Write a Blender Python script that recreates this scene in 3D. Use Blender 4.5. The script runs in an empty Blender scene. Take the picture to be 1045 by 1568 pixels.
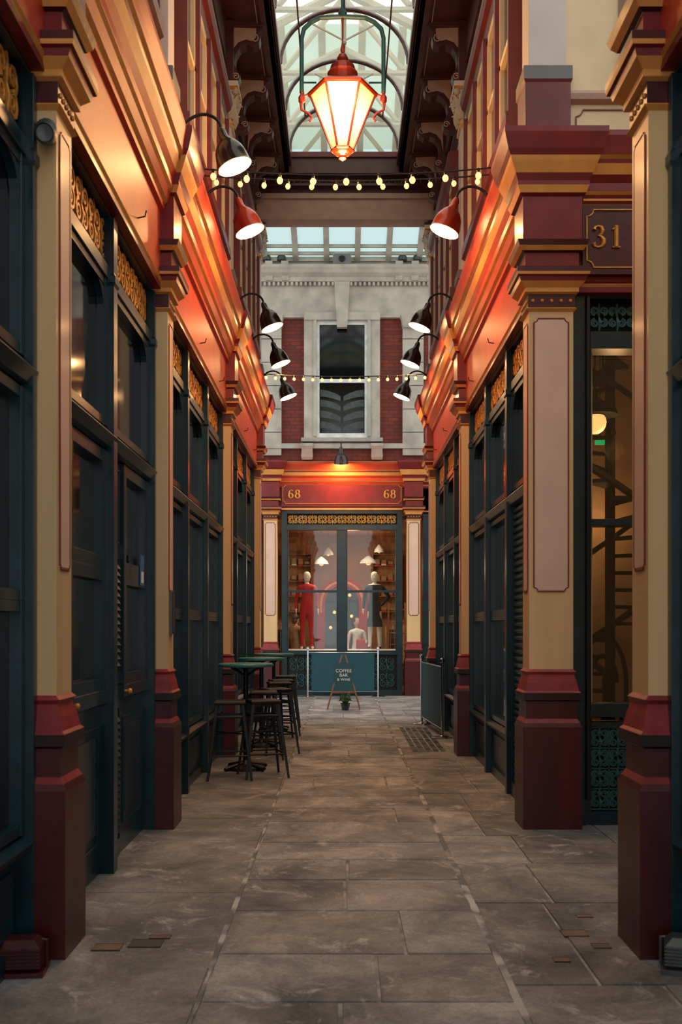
import bpy, bmesh, math, random
from mathutils import Vector, Matrix
random.seed(7)
scene = bpy.context.scene
COL = scene.collection

# ------------------------------------------------------------------ materials
def lin(c):
    return tuple(((x/255.0)/12.92 if x/255.0 <= 0.04045 else ((x/255.0+0.055)/1.055)**2.4) for x in c)

def mat(name, col, rough=0.5, metal=0.0, var=0.18, scale=6.0, bump=0.0, coat=0.0, emis=None, estr=0.0, bscale=None, streak=False, spec=None):
    m = bpy.data.materials.new(name); m.use_nodes = True
    nt = m.node_tree; b = nt.nodes['Principled BSDF']
    c = lin(col)
    tc = nt.nodes.new('ShaderNodeTexCoord')
    src = tc.outputs['Object']
    if streak:
        mp = nt.nodes.new('ShaderNodeMapping'); mp.inputs['Scale'].default_value = (1, 1, 0.12)
        nt.links.new(src, mp.inputs['Vector']); src = mp.outputs['Vector']
    n = nt.nodes.new('ShaderNodeTexNoise'); n.inputs['Scale'].default_value = scale; n.inputs['Detail'].default_value = 6
    nt.links.new(src, n.inputs['Vector'])
    r = nt.nodes.new('ShaderNodeValToRGB')
    r.color_ramp.elements[0].position = 0.3; r.color_ramp.elements[1].position = 0.7
    r.color_ramp.elements[0].color = tuple(x*(1-var) for x in c)+(1,)
    r.color_ramp.elements[1].color = tuple(min(1, x*(1+var)) for x in c)+(1,)
    nt.links.new(n.outputs['Fac'], r.inputs['Fac'])
    nt.links.new(r.outputs['Color'], b.inputs['Base Color'])
    b.inputs['Roughness'].default_value = rough
    b.inputs['Metallic'].default_value = metal
    if spec is not None: b.inputs['Specular IOR Level'].default_value = spec
    if coat: b.inputs['Coat Weight'].default_value = coat; b.inputs['Coat Roughness'].default_value = 0.15
    if bump:
        n2 = nt.nodes.new('ShaderNodeTexNoise'); n2.inputs['Scale'].default_value = bscale or scale*5; n2.inputs['Detail'].default_value = 5
        nt.links.new(tc.outputs['Object'], n2.inputs['Vector'])
        bp = nt.nodes.new('ShaderNodeBump'); bp.inputs['Strength'].default_value = bump; bp.inputs['Distance'].default_value = 0.02
        nt.links.new(n2.outputs['Fac'], bp.inputs['Height']); nt.links.new(bp.outputs['Normal'], b.inputs['Normal'])
    if emis:
        b.inputs['Emission Color'].default_value = lin(emis)+(1,); b.inputs['Emission Strength'].default_value = estr
    return m

M = {}
M['cream'] = mat('cream_paint', (224,186,134), 0.5, var=0.14, scale=3, bump=0.08, bscale=14, coat=0.08, streak=True)
M['pink'] = mat('blush_panel_paint', (226,188,166), 0.5, var=0.08, scale=3, coat=0.08)
M['red'] = mat('oxblood_paint', (118,18,22), 0.4, var=0.22, scale=5, bump=0.08, bscale=18, coat=0.12)
M['dred'] = mat('dark_oxblood_paint', (70,7,13), 0.42, var=0.38, scale=6, bump=0.1, bscale=18, coat=0.1, streak=True)
M['black_red'] = mat('blackish_red_paint', (36,8,12), 0.4, var=0.2)  # near-black red of the dark column bands and shopfront backing
M['rose'] = mat('lit_red_paint', (142,40,44), 0.5, var=0.3, scale=9, bump=0.1)  # plinth red of the upper mouldings, their lit look put into the colour
M['verm'] = mat('vermilion_gloss_paint', (192,60,25), 0.44, var=0.15, scale=4, bump=0.05, bscale=12, spec=0.4)
M['yellow'] = mat('yellow_moulding_paint', (224,154,76), 0.5, var=0.12, spec=0.4)
M['teal'] = mat('dark_teal_paint', (5,42,51), 0.32, var=0.35, scale=5, coat=0.18, bump=0.04)
M['teal2'] = mat('teal_canvas', (10,70,82), 0.6, var=0.15)
M['tealtop'] = mat('teal_laminate', (60,135,135), 0.35, var=0.1)
M['dglass'] = mat('dark_window_glass', (6,14,17), 0.07, var=0.4, scale=1.5)
M['black'] = mat('black_iron', (9,11,13), 0.45, metal=0.1, var=0.2)
M['sil'] = mat('matt_black_iron', (8,8,9), 0.85, var=0.2, spec=0.1)
M['iron'] = mat('wrought_iron', (34,82,84), 0.4, metal=0.1, var=0.2)
M['gold'] = mat('gilding', (214,148,58), 0.4, metal=0.25, var=0.25, scale=20)
M['brown'] = mat('brown_roof_paint', (76,38,41), 0.4, var=0.2, coat=0.15)
M['brown2'] = mat('brown_window_paint', (104,38,38), 0.4, var=0.2, coat=0.15)
M['stone'] = mat('painted_stone', (180,170,156), 0.7, var=0.22, scale=3, bump=0.15)
M['shaftw'] = mat('pale_shaft_paint', (204,192,184), 0.5, var=0.08, scale=3)
M['ucream'] = mat('upper_wall_paint', (220,197,158), 0.55, var=0.1, scale=3, bump=0.05)
M['ugrey'] = mat('grey_band_paint', (110,108,108), 0.5, var=0.1)
M['beam'] = mat('beam_paint', (178,146,130), 0.5, var=0.1)
M['chrome'] = mat('chrome', (190,190,190), 0.2, metal=1.0, var=0.05)
M['copper'] = mat('lamp_shade_enamel', (122,38,16), 0.25, metal=0.3, var=0.2, coat=0.5)
M['dshade'] = mat('dark_lamp_enamel', (48,26,24), 0.22, metal=0.4, var=0.2, coat=0.6)
M['inner'] = mat('lamp_inner_enamel', (240,225,200), 0.4, emis=(255,196,120), estr=0.5)  # shade lining made to glow, standing in for bulb light falling on it
M['bulb'] = mat('warm_bulb', (255,220,160), 0.3, emis=(255,205,130), estr=15)
M['fairy'] = mat('fairy_bulb', (255,200,120), 0.3, emis=(255,196,132), estr=1.7)
M['sconce'] = mat('orange_lantern_metal', (140,42,18), 0.35, metal=0.3, coat=0.3)
M['red_suit'] = mat('red_suit_cloth', (190,14,28), 0.8, emis=None)
M['navy'] = mat('navy_cloth', (16,26,36), 0.8)
M['mann'] = mat('mannequin_white', (225,205,185), 0.45, var=0.03)
M['skin'] = mat('skin', (205,150,120), 0.55, var=0.05)
M['hair'] = mat('hair', (48,32,24), 0.6)
M['hoodie'] = mat('beige_coat', (150,120,88), 0.85)
M['jeans'] = mat('denim', (40,50,66), 0.85)
M['shop'] = mat('shop_wall_beige', (154,108,70), 0.8, var=0.15, scale=2)
M['shopf'] = mat('shop_floor_wood', (120,84,56), 0.4, var=0.2)
M['dwall'] = mat('dim_shop_wall', (138,110,82), 0.8, var=0.3, scale=2)
M['wood'] = mat('timber', (130,84,50), 0.5, var=0.25)
M['leaf'] = mat('leaf_green', (40,74,34), 0.6, var=0.4, scale=30)
M['pot'] = mat('dark_pot', (30,34,32), 0.5)
M['white'] = mat('white_paint', (225,225,220), 0.5)
M['sash_reflection'] = mat('sash_reflection_grey', (70,76,74), 0.8, var=0.3, scale=12)
M['blue'] = mat('blue_sticker', (60,110,170), 0.4)
M['grey'] = mat('grey_metal', (84,88,86), 0.45, metal=0.5)
M['brickred'] = mat('clay_brick', (116,90,76), 0.85, var=0.3, bump=0.3)
M['exit'] = mat('exit_sign_green', (20,160,90), 0.5, emis=(20,200,110), estr=0.6)
M['globe'] = mat('globe_lamp', (255,200,120), 0.4, emis=(255,190,116), estr=1.4)

def brick_mat():
    m = bpy.data.materials.new('red_brick_wall'); m.use_nodes = True
    nt = m.node_tree; b = nt.nodes['Principled BSDF']
    tc = nt.nodes.new('ShaderNodeTexCoord'); sx = nt.nodes.new('ShaderNodeSeparateXYZ'); cx = nt.nodes.new('ShaderNodeCombineXYZ')
    nt.links.new(tc.outputs['Object'], sx.inputs[0]); nt.links.new(sx.outputs['X'], cx.inputs['X']); nt.links.new(sx.outputs['Z'], cx.inputs['Y'])
    br = nt.nodes.new('ShaderNodeTexBrick'); br.inputs['Scale'].default_value = 1.0
    br.inputs['Brick Width'].default_value = 0.23; br.inputs['Row Height'].default_value = 0.08; br.inputs['Mortar Size'].default_value = 0.008
    br.inputs['Color1'].default_value = lin((134,54,40))+(1,); br.inputs['Color2'].default_value = lin((108,44,36))+(1,); br.inputs['Mortar'].default_value = lin((74,50,44))+(1,)
    nt.links.new(cx.outputs[0], br.inputs['Vector']); nt.links.new(br.outputs['Color'], b.inputs['Base Color'])
    b.inputs['Roughness'].default_value = 0.85
    return m
M['brick'] = brick_mat()

def glass_mat(name, tint, refl=0.12, rough=0.02, diff=0.0):
    m = bpy.data.materials.new(name); m.use_nodes = True
    nt = m.node_tree; nt.nodes.clear()
    o = nt.nodes.new('ShaderNodeOutputMaterial'); t = nt.nodes.new('ShaderNodeBsdfTransparent'); g = nt.nodes.new('ShaderNodeBsdfGlossy')
    t.inputs['Color'].default_value = tint+(1,); g.inputs['Roughness'].default_value = rough
    n = nt.nodes.new('ShaderNodeTexNoise'); n.inputs['Scale'].default_value = 2.5
    mr = nt.nodes.new('ShaderNodeMapRange'); mr.inputs[3].default_value = refl*0.6; mr.inputs[4].default_value = refl*1.4
    nt.links.new(n.outputs['Fac'], mr.inputs[0])
    x = nt.nodes.new('ShaderNodeMixShader'); nt.links.new(mr.outputs[0], x.inputs[0])
    nt.links.new(t.outputs[0], x.inputs[1]); nt.links.new(g.outputs[0], x.inputs[2])
    last = x
    if diff:
        tr = nt.nodes.new('ShaderNodeBsdfTranslucent'); tr.inputs['Color'].default_value = tint+(1,)
        y = nt.nodes.new('ShaderNodeMixShader'); y.inputs[0].default_value = diff
        nt.links.new(x.outputs[0], y.inputs[1]); nt.links.new(tr.outputs[0], y.inputs[2]); last = y
    nt.links.new(last.outputs[0], o.inputs[0])
    return m
M['glass'] = glass_mat('shop_glass', (0.9,0.92,0.9), 0.05)
M['roofglass'] = glass_mat('roof_glass', (0.90,0.91,0.74), 0.04, 0.1, 0.25)
M['roofglass2'] = glass_mat('aged_roof_glass', (0.42,0.53,0.52), 0.04, 0.1, 0.25)

def slab_mat():
    m = bpy.data.materials.new('york_stone_paving'); m.use_nodes = True
    nt = m.node_tree; b = nt.nodes['Principled BSDF']
    at = nt.nodes.new('ShaderNodeAttribute'); at.attribute_name = 'tone'
    tc = nt.nodes.new('ShaderNodeTexCoord')
    def noise(s,d,ro,di=0.0):
        n = nt.nodes.new('ShaderNodeTexNoise'); n.inputs['Scale'].default_value = s; n.inputs['Detail'].default_value = d; n.inputs['Roughness'].default_value = ro; n.inputs['Distortion'].default_value = di
        nt.links.new(tc.outputs['Object'], n.inputs['Vector']); return n
    n = noise(1.4,10,0.7,0.4); n3 = noise(55,4,0.6); n5 = noise(3.2,9,0.78,0.9)
    r = nt.nodes.new('ShaderNodeValToRGB')
    e = r.color_ramp.elements
    e[0].position = 0.34; e[0].color = lin((98,99,101))+(1,)
    e[1].position = 0.68; e[1].color = lin((190,188,187))+(1,)
    x = e.new(0.5); x.color = lin((140,139,139))+(1,)
    nt.links.new(n.outputs['Fac'], r.inputs['Fac'])
    mul = nt.nodes.new('ShaderNodeMixRGB'); mul.blend_type = 'MULTIPLY'; mul.inputs[0].default_value = 1
    nt.links.new(r.outputs['Color'], mul.inputs[1]); nt.links.new(at.outputs['Color'], mul.inputs[2])
    r2 = nt.nodes.new('ShaderNodeValToRGB'); r2.color_ramp.elements[0].position=0.55; r2.color_ramp.elements[1].position=0.66
    r2.color_ramp.elements[0].color=(0,0,0,1); r2.color_ramp.elements[1].color=(0.7,0.7,0.7,1)
    nt.links.new(n5.outputs['Fac'], r2.inputs['Fac'])
    mx = nt.nodes.new('ShaderNodeMixRGB'); mx.inputs[2].default_value = lin((206,202,198))+(1,)
    nt.links.new(r2.outputs['Color'], mx.inputs[0]); nt.links.new(mul.outputs[0], mx.inputs[1])
    ov = nt.nodes.new('ShaderNodeMixRGB'); ov.blend_type = 'OVERLAY'; ov.inputs[0].default_value = 0.6
    nt.links.new(mx.outputs[0], ov.inputs[1]); nt.links.new(n3.outputs['Fac'], ov.inputs[2])
    nt.links.new(ov.outputs[0], b.inputs['Base Color'])
    mr = nt.nodes.new('ShaderNodeMapRange'); mr.inputs[1].default_value=0.3; mr.inputs[2].default_value=0.7; mr.inputs[3].default_value = 0.8; mr.inputs[4].default_value = 0.34
    nt.links.new(n.outputs['Fac'], mr.inputs[0]); nt.links.new(mr.outputs[0], b.inputs['Roughness'])
    bp = nt.nodes.new('ShaderNodeBump'); bp.inputs['Strength'].default_value = 0.5; bp.inputs['Distance'].default_value = 0.02
    n4 = noise(16,9,0.65)
    nt.links.new(n4.outputs['Fac'], bp.inputs['Height']); nt.links.new(bp.outputs['Normal'], b.inputs['Normal'])
    return m
M['slab'] = slab_mat()
M['mortar'] = mat('paving_mortar', (150,145,138), 0.9, var=0.6, scale=6, bump=0.4)
def chalk_mat():
    m = mat('worn_lime_mortar', (150,146,140), 0.9, scale=3.5, bump=0.4)
    for n in m.node_tree.nodes:
        if n.type=='VALTORGB':
            n.color_ramp.elements[0].position=0.46; n.color_ramp.elements[1].position=0.60
            n.color_ramp.elements[0].color=lin((112,109,105))+(1,); n.color_ramp.elements[1].color=lin((190,186,180))+(1,)
    return m
M['chalk'] = chalk_mat()

# ------------------------------------------------------------------ builder
def W(u, d, z): return Vector((u, d, z))
LB, RB = 1.25, 1.345
def FL(u, d, z): return Vector((-(LB+d), u, z))
def FR(u, d, z): return Vector((RB+d, u, z))
def FF(u, d, z): return Vector((u, 22.6+d, z))
def F31(u, d, z): return Vector((u, 7.6+d, z))

class MB:
    def __init__(s): s.v=[]; s.f=[]; s.m=[]; s.ml=[]
    def mi(s, k):
        if k not in s.ml: s.ml.append(k)
        return s.ml.index(k)
    def face(s, pts, k):
        i = len(s.v); s.v += [Vector(p) for p in pts]; s.f.append(tuple(range(i, i+len(pts)))); s.m.append(s.mi(k))
    def box(s, F, u0,u1,d0,d1,z0,z1, k):
        i = len(s.v)
        for z in (z0,z1):
            for u,d in ((u0,d0),(u1,d0),(u1,d1),(u0,d1)): s.v.append(F(u,d,z))
        for q in ((0,1,2,3),(4,5,6,7),(0,1,5,4),(1,2,6,5),(2,3,7,6),(3,0,4,7)):
            s.f.append(tuple(i+x for x in q)); s.m.append(s.mi(k))
    def prism(s, F, prof, u0, u1, k, segk=None):
        i = len(s.v); n = len(prof)
        for u in (u0,u1):
            for d,z in prof: s.v.append(F(u,d,z))
        s.f.append(tuple(i+x for x in range(n))); s.m.append(s.mi(k))
        s.f.append(tuple(i+n+x for x in range(n))); s.m.append(s.mi(k))
        for a in range(n):
            b=(a+1)%n
            s.f.append((i+a,i+b,i+n+b,i+n+a)); s.m.append(s.mi(segk[a] if segk and a < len(segk) and segk[a] else k))
    def stack(s, F, u0,u1,d0,d1, levels):
        """levels: (z, inset, material of the piece above)"""
        i = len(s.v)
        for z,e,k in levels:
            for u,d in ((u0+e,d0+e),(u1-e,d0+e),(u1-e,d1-e),(u0+e,d1-e)): s.v.append(F(u,d,z))
        n=len(levels)
        for a in range(n-1):
            k=levels[a][2]
            for c in range(4):
                d=(c+1)%4
                s.f.append((i+a*4+c,i+a*4+d,i+a*4+4+d,i+a*4+4+c)); s.m.append(s.mi(k))
        s.f.append((i,i+1,i+2,i+3)); s.m.append(s.mi(levels[0][2]))
        j=i+(n-1)*4; s.f.append((j,j+1,j+2,j+3)); s.m.append(s.mi(levels[-1][2]))
    def tube(s, pts, r, k, n=6, closed=False):
        pts=[Vector(p) for p in pts]; N=len(pts); i=len(s.v)
        prev=None
        for a,p in enumerate(pts):
            if closed: t=pts[(a+1)%N]-pts[a-1]
            else: t=pts[min(a+1,N-1)]-pts[max(a-1,0)]
            if t.length<1e-9: t=Vector((0,0,1))
            t.normalize()
            if prev is None:
                ref=Vector((0,0,1)) if abs(t.z)<0.9 else Vector((1,0,0))
                nrm=t.cross(ref).normalized()
            else:
                nrm=prev-t*prev.dot(t)
                nrm = nrm.normalized() if nrm.length>1e-6 else t.orthogonal().normalized()
            prev=nrm; bn=t.cross(nrm)
            rr=r[a] if isinstance(r,(list,tuple)) else r
            for c in range(n):
                an=2*math.pi*(c+0.5)/n
                s.v.append(p+nrm*rr*math.cos(an)+bn*rr*math.sin(an))
        for a in range(N if closed else N-1):
            b=(a+1)%N
            for c in range(n):
                d=(c+1)%n
                s.f.append((i+a*n+c,i+a*n+d,i+b*n+d,i+b*n+c)); s.m.append(s.mi(k))
        if not closed:
            s.f.append(tuple(i+c for c in range(n))); s.m.append(s.mi(k))
            s.f.append(tuple(i+(N-1)*n+c for c in range(n))); s.m.append(s.mi(k))
    def lathe(s, o, axis, prof, k, n=20, rot=0.0, cap=True):
        """prof (r, h[, mat]) along axis from o"""
        o=Vector(o); ax=Vector(axis).normalized()
        x=ax.orthogonal().normalized() if abs(ax.z)<0.999 else Vector((1,0,0)); y=ax.cross(x)
        i=len(s.v)
        for p in prof:
            for c in range(n):
                an=rot+2*math.pi*c/n
                s.v.append(o+ax*p[1]+x*p[0]*math.cos(an)+y*p[0]*math.sin(an))
        for a in range(len(prof)-1):
            kk=prof[a][2] if len(prof[a])>2 else k
            for c in range(n):
                d=(c+1)%n
                s.f.append((i+a*n+c,i+a*n+d,i+a*n+n+d,i+a*n+n+c)); s.m.append(s.mi(kk))
        if cap:
            for a in (0,len(prof)-1):
                if prof[a][0]>0.002:
                    s.f.append(tuple(i+a*n+c for c in range(n))); s.m.append(s.mi(prof[a][2] if len(prof[a])>2 else k))
    def ball(s, o, r, k, n=12, sc=(1,1,1)):
        o=Vector(o); i=len(s.v); R=n//2
        for a in range(R+1):
            th=math.pi*a/R
            for c in range(n):
                ph=2*math.pi*c/n
                s.v.append(o+Vector((sc[0]*r*math.sin(th)*math.cos(ph), sc[1]*r*math.sin(th)*math.sin(ph), sc[2]*r*math.cos(th))))
        for a in range(R):
            for c in range(n):
                d=(c+1)%n
                s.f.append((i+a*n+c,i+a*n+d,i+a*n+n+d,i+a*n+n+c)); s.m.append(s.mi(k))
    def notch(s, F, u0,u1,z0,z1,d,k,r=0.007,c=0.035,axis='z'):
        """outline with scooped corners on plane depth d"""
        P=[]
        for (cu,cz,a0) in ((u0,z0,90),(u1,z0,180),(u1,z1,270),(u0,z1,360)):
            for t in range(5):
                an=math.radians(a0-22.5*t)
                P.append(F(cu+c*math.cos(an), d, cz+c*math.sin(an)))
        s.tube(P, r, k, 4, closed=True)
    def scrolls(s, F, u0,u1,z0,z1,d,k,r=0.006,cells=None):
        h=z1-z0; n=cells or max(1,round((u1-u0)/(h*1.1))); w=(u1-u0)/n
        for c in range(n):
            cu=u0+w*(c+0.5)
            for sg in (-1,1):
                for vz in (-1,1):
                    R=min(w,h)*0.24; px=cu+sg*w*0.24; pz=(z0+z1)/2+vz*h*0.22
                    pts=[]
                    for t in range(15):
                        q=t/14.0; an=-vz*math.pi/2+sg*vz*q*math.pi*3.2; rr=R*(1-0.85*q)
                        pts.append(F(px+rr*math.cos(an),d,pz+rr*math.sin(an)))
                    s.tube(pts,[r*(1.5-0.6*t/14) for t in range(15)],k,4)
            s.tube([F(cu,d,z0),F(cu+w*0.05,d,z0+h*0.3),F(cu,d,(z0+z1)/2),F(cu-w*0.05,d,z0+h*0.7),F(cu,d,z1)],[r,r*2.2,r,r*2.2,r],k,4)
    def digits(s, F, txt, cu, cz, h, d, k):
        """hand-drawn bold serif numerals with thick and thin strokes"""
        w=h*0.62; gap=h*0.16; total=len(txt)*w+(len(txt)-1)*gap; x=cu-total/2
        for ch in txt:
            def P(a,b): return F(x+a*w,d,cz+(b-0.5)*h)
            T=h*0.10; t=h*0.036
            if ch=='8':
                for (c0,R,Rx) in ((0.74,0.22,0.30),(0.27,0.25,0.38)):
                    s.tube([P(0.5+Rx*math.cos(q*math.pi/10),c0+R*math.sin(q*math.pi/10)) for q in range(20)],[t+(T-t)*abs(math.cos(q*math.pi/10)) for q in range(20)],k,6,closed=True)
            elif ch=='6':
                s.tube([P(0.5+0.36*math.cos(q*math.pi/10),0.3+0.27*math.sin(q*math.pi/10)) for q in range(20)],[t+(T-t)*abs(math.cos(q*math.pi/10)) for q in range(20)],k,6,closed=True)
                s.tube([P(0.14,0.32),P(0.14,0.5),P(0.2,0.7),P(0.34,0.88),P(0.55,0.97),P(0.74,0.94),P(0.82,0.84)],[T,T,T*0.9,T*0.6,t,t*1.5,T*0.9],k,6)
            elif ch=='3':
                s.tube([P(0.16,0.80),P(0.22,0.92),P(0.45,0.98),P(0.68,0.92),P(0.76,0.76),P(0.66,0.60),P(0.42,0.54),P(0.66,0.50),P(0.84,0.36),P(0.84,0.2),P(0.68,0.06),P(0.42,0.02),P(0.18,0.07),P(0.12,0.2)],[T,t*1.5,t,T*0.8,T,T*0.6,t,T*0.6,T,T,T*0.6,t,t*1.5,T],k,6)
            elif ch=='1':
                s.tube([P(0.5,0.02),P(0.5,0.98)],T*1.05,k,6); s.tube([P(0.5,0.96),P(0.36,0.86),P(0.2,0.82)],[T*0.6,t*1.4,t],k,6)
                s.tube([P(0.2,0.02),P(0.8,0.02)],t*1.1,k,6)
            x+=w+gap
    def done(s, name, bevel=0.0, smooth=False, parent=None, recalc=True):
        me=bpy.data.meshes.new(name); me.from_pydata([tuple(v) for v in s.v],[],s.f)
        for k in s.ml: me.materials.append(M[k])
        for p,mi in zip(me.polygons,s.m): p.material_index=mi; p.use_smooth=smooth
        bm=bmesh.new(); bm.from_mesh(me)
        if recalc: bmesh.ops.recalc_face_normals(bm, faces=bm.faces)
        bm.to_mesh(me); bm.free()
        ob=bpy.data.objects.new(name,me); COL.objects.link(ob)
        if bevel:
            b=ob.modifiers.new('bevel','BEVEL'); b.width=bevel; b.segments=2; b.limit_method='ANGLE'; b.angle_limit=math.radians(35)
        if smooth:
            try:
                me.set_sharp_from_angle(angle=math.radians(40))
            except Exception: pass
        if parent: ob.parent=parent
        return ob

def text(body,size,loc,rot,k,name,parent=None,ext=0.006,off=0.0,align='CENTER'):
    cu=bpy.data.curves.new(name,'FONT'); cu.body=body; cu.size=size; cu.extrude=ext; cu.offset=off; cu.align_x=align; cu.align_y='CENTER'
    t=bpy.data.objects.new(name+'_tmp',cu); COL.objects.link(t)
    bpy.context.view_layer.update()
    me=bpy.data.meshes.new_from_object(t.evaluated_get(bpy.context.evaluated_depsgraph_get()))
    bpy.data.objects.remove(t)
    me.materials.clear(); me.materials.append(M[k])
    ob=bpy.data.objects.new(name,me); COL.objects.link(ob); ob.location=loc; ob.rotation_euler=rot
    if parent: ob.parent=parent
    return ob

def light(name,kind,loc,energy,col,parent=None,size=0.05,**kw):
    l=bpy.data.lights.new(name,kind); l.energy=energy; l.color=col
    if kind in('POINT','SPOT'): l.shadow_soft_size=size
    if kind=='AREA': l.size=size
    for a,b in kw.items(): setattr(l,a,b)
    o=bpy.data.objects.new(name,l); COL.objects.link(o); o.location=loc
    if parent: o.parent=parent
    return o
WARM=(1.0,0.55,0.23)

# ------------------------------------------------------------------ floor
def build_floor():
    mb=MB(); mb.box(W,-9,9,-3,30,-0.2,-0.008,'mortar')
    y=-2.0; wl=wr=0.5
    while y<22.4:      # lime mortar lines, ragged and worn away in places
        h=0.07
        wl=min(1,max(0.1,wl+random.uniform(-0.22,0.22))); wr=min(1,max(0.1,wr+random.uniform(-0.22,0.22)))
        mb.box(W,-0.580-0.022*wl,-0.574+0.012*wl,y,y+h,-0.03,-0.0012,'chalk')
        mb.box(W,0.706-0.018*wr,0.712+0.022*wr,y,y+h,-0.03,-0.0012,'chalk'); y+=h
    fl=mb.done('floor')
    v=[];f=[];tone=[]
    def slab(x0,x1,y0,y1,t,g=0.006,z=0.0):
        i=len(v); zz=z+random.uniform(-0.0015,0.0015); b=0.004
        j=lambda: random.uniform(-0.003,0.003)
        c=[(x0+g+j(),y0+g+j()),(x1-g+j(),y0+g+j()),(x1-g+j(),y1-g+j()),(x0+g+j(),y1-g+j())]
        v.extend([(a,b_,-0.02) for a,b_ in c])
        s_=((b,b),(-b,b),(-b,-b),(b,-b))
        v.extend([(a+s_[k][0],b_+s_[k][1],zz) for k,(a,b_) in enumerate(c)])
        for q in ((4,5,6,7),(0,1,5,4),(1,2,6,5),(2,3,7,6),(3,0,4,7)):
            f.append(tuple(i+x for x in q)); tone.append(t)
    y=0.2; row=0
    while y<22.5:
        h=random.uniform(0.48,0.78)
        c=random.random()
        cuts=[-0.572]+([] if c<0.2 else [random.uniform(-0.15,0.3)] if c<0.75 else [random.uniform(-0.3,-0.1),random.uniform(0.3,0.45)])+[0.700]
        for a,b in zip(cuts,cuts[1:]):
            t=random.uniform(0.60,1.1); slab(a,b,y,y+h,(t,t*0.985,t*0.96))
        y+=h; row+=1
    y=-2
    while y<22.5:
        h=random.uniform(1.9,3.0); t=random.uniform(0.60,0.70)
        slab(-0.585-1.155,-0.585,y,y+h,(t,t*0.99,t*0.96),0.003)
        y+=h
    y=-2
    while y<22.5:
        h=random.uniform(0.7,1.3); c=random.uniform(1.0,1.35)
        for a,b in ((0.718,c),(c,1.9)):
            t=random.uniform(0.60,1.05); slab(a,b,y,y+h,(t,t*0.985,t*0.96),0.005)
        y+=h
    for x0,x1 in ((1.9,9),(-9,-1.74)):
        y=-2
        while y<22.5:
            x=x0
            while x<x1:
                w=min(random.uniform(0.7,1.1),x1-x); t=random.uniform(0.65,0.95); slab(x,x+w,y,y+0.8,(t,t,t*0.97)); x+=w
            y+=0.8
    me=bpy.data.meshes.new('paving_slabs'); me.from_pydata(v,[],f); me.materials.append(M['slab'])
    ca=me.color_attributes.new('tone','FLOAT_COLOR','CORNER')
    k=0
    for p,t in zip(me.polygons,tone):
        for _ in p.loop_indices: ca.data[k].color=(t[0],t[1],t[2],1); k+=1
    ob=bpy.data.objects.new('paving_slabs',me); COL.objects.link(ob); ob.parent=fl
    mb=MB()
    for (x,y,w,h,k) in ((-1.10,4.80,0.13,0.10,'brickred'),(-0.93,4.86,0.15,0.12,'grey'),(-0.88,4.96,0.10,0.05,'brickred'),(1.14,5.02,0.12,0.10,'brickred'),(1.22,4.82,0.08,0.07,'grey'),(0.99,4.62,0.07,0.06,'brickred'),(1.26,5.32,0.08,0.05,'brickred')):
        mb.box(W,x-w/2,x+w/2,y-h/2,y+h/2,-0.01,0.003,k)
        mb.tube([(x-w/2,y-h/2,0.001),(x+w/2,y-h/2,0.001),(x+w/2,y+h/2,0.001),(x-w/2,y+h/2,0.001)],0.004,'black',4,closed=True)
    for a in range(5):
        for b in range(16):
            mb.box(W,0.86+a*0.085,0.92+a*0.085,12.4+b*0.19,12.53+b*0.19,-0.01,0.004,'grey' if (a+b)%3 else 'black')
    mb.done('pavement_covers',parent=fl)
build_floor()

# ------------------------------------------------------------------ columns
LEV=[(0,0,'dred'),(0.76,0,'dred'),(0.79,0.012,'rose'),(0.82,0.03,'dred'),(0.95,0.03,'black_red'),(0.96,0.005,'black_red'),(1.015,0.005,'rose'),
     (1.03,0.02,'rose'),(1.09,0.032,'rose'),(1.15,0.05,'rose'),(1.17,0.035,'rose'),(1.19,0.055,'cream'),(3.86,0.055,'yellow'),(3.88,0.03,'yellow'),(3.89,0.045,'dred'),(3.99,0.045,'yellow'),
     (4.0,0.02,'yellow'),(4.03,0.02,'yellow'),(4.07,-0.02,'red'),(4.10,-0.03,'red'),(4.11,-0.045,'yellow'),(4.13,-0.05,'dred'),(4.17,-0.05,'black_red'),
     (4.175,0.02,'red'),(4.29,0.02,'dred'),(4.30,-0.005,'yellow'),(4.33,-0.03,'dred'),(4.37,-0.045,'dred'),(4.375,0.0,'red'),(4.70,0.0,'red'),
     (4.72,-0.025,'yellow'),(4.77,-0.045,'red'),(4.80,-0.045,'red'),(4.85,-0.065,'yellow'),(4.93,-0.10,'yellow'),(4.96,-0.11,'red'),(5.0,-0.13,'red'),(5.11,-0.16,'red'),(5.15,-0.16,'red'),(5.17,-0.1,'red')]
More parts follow.
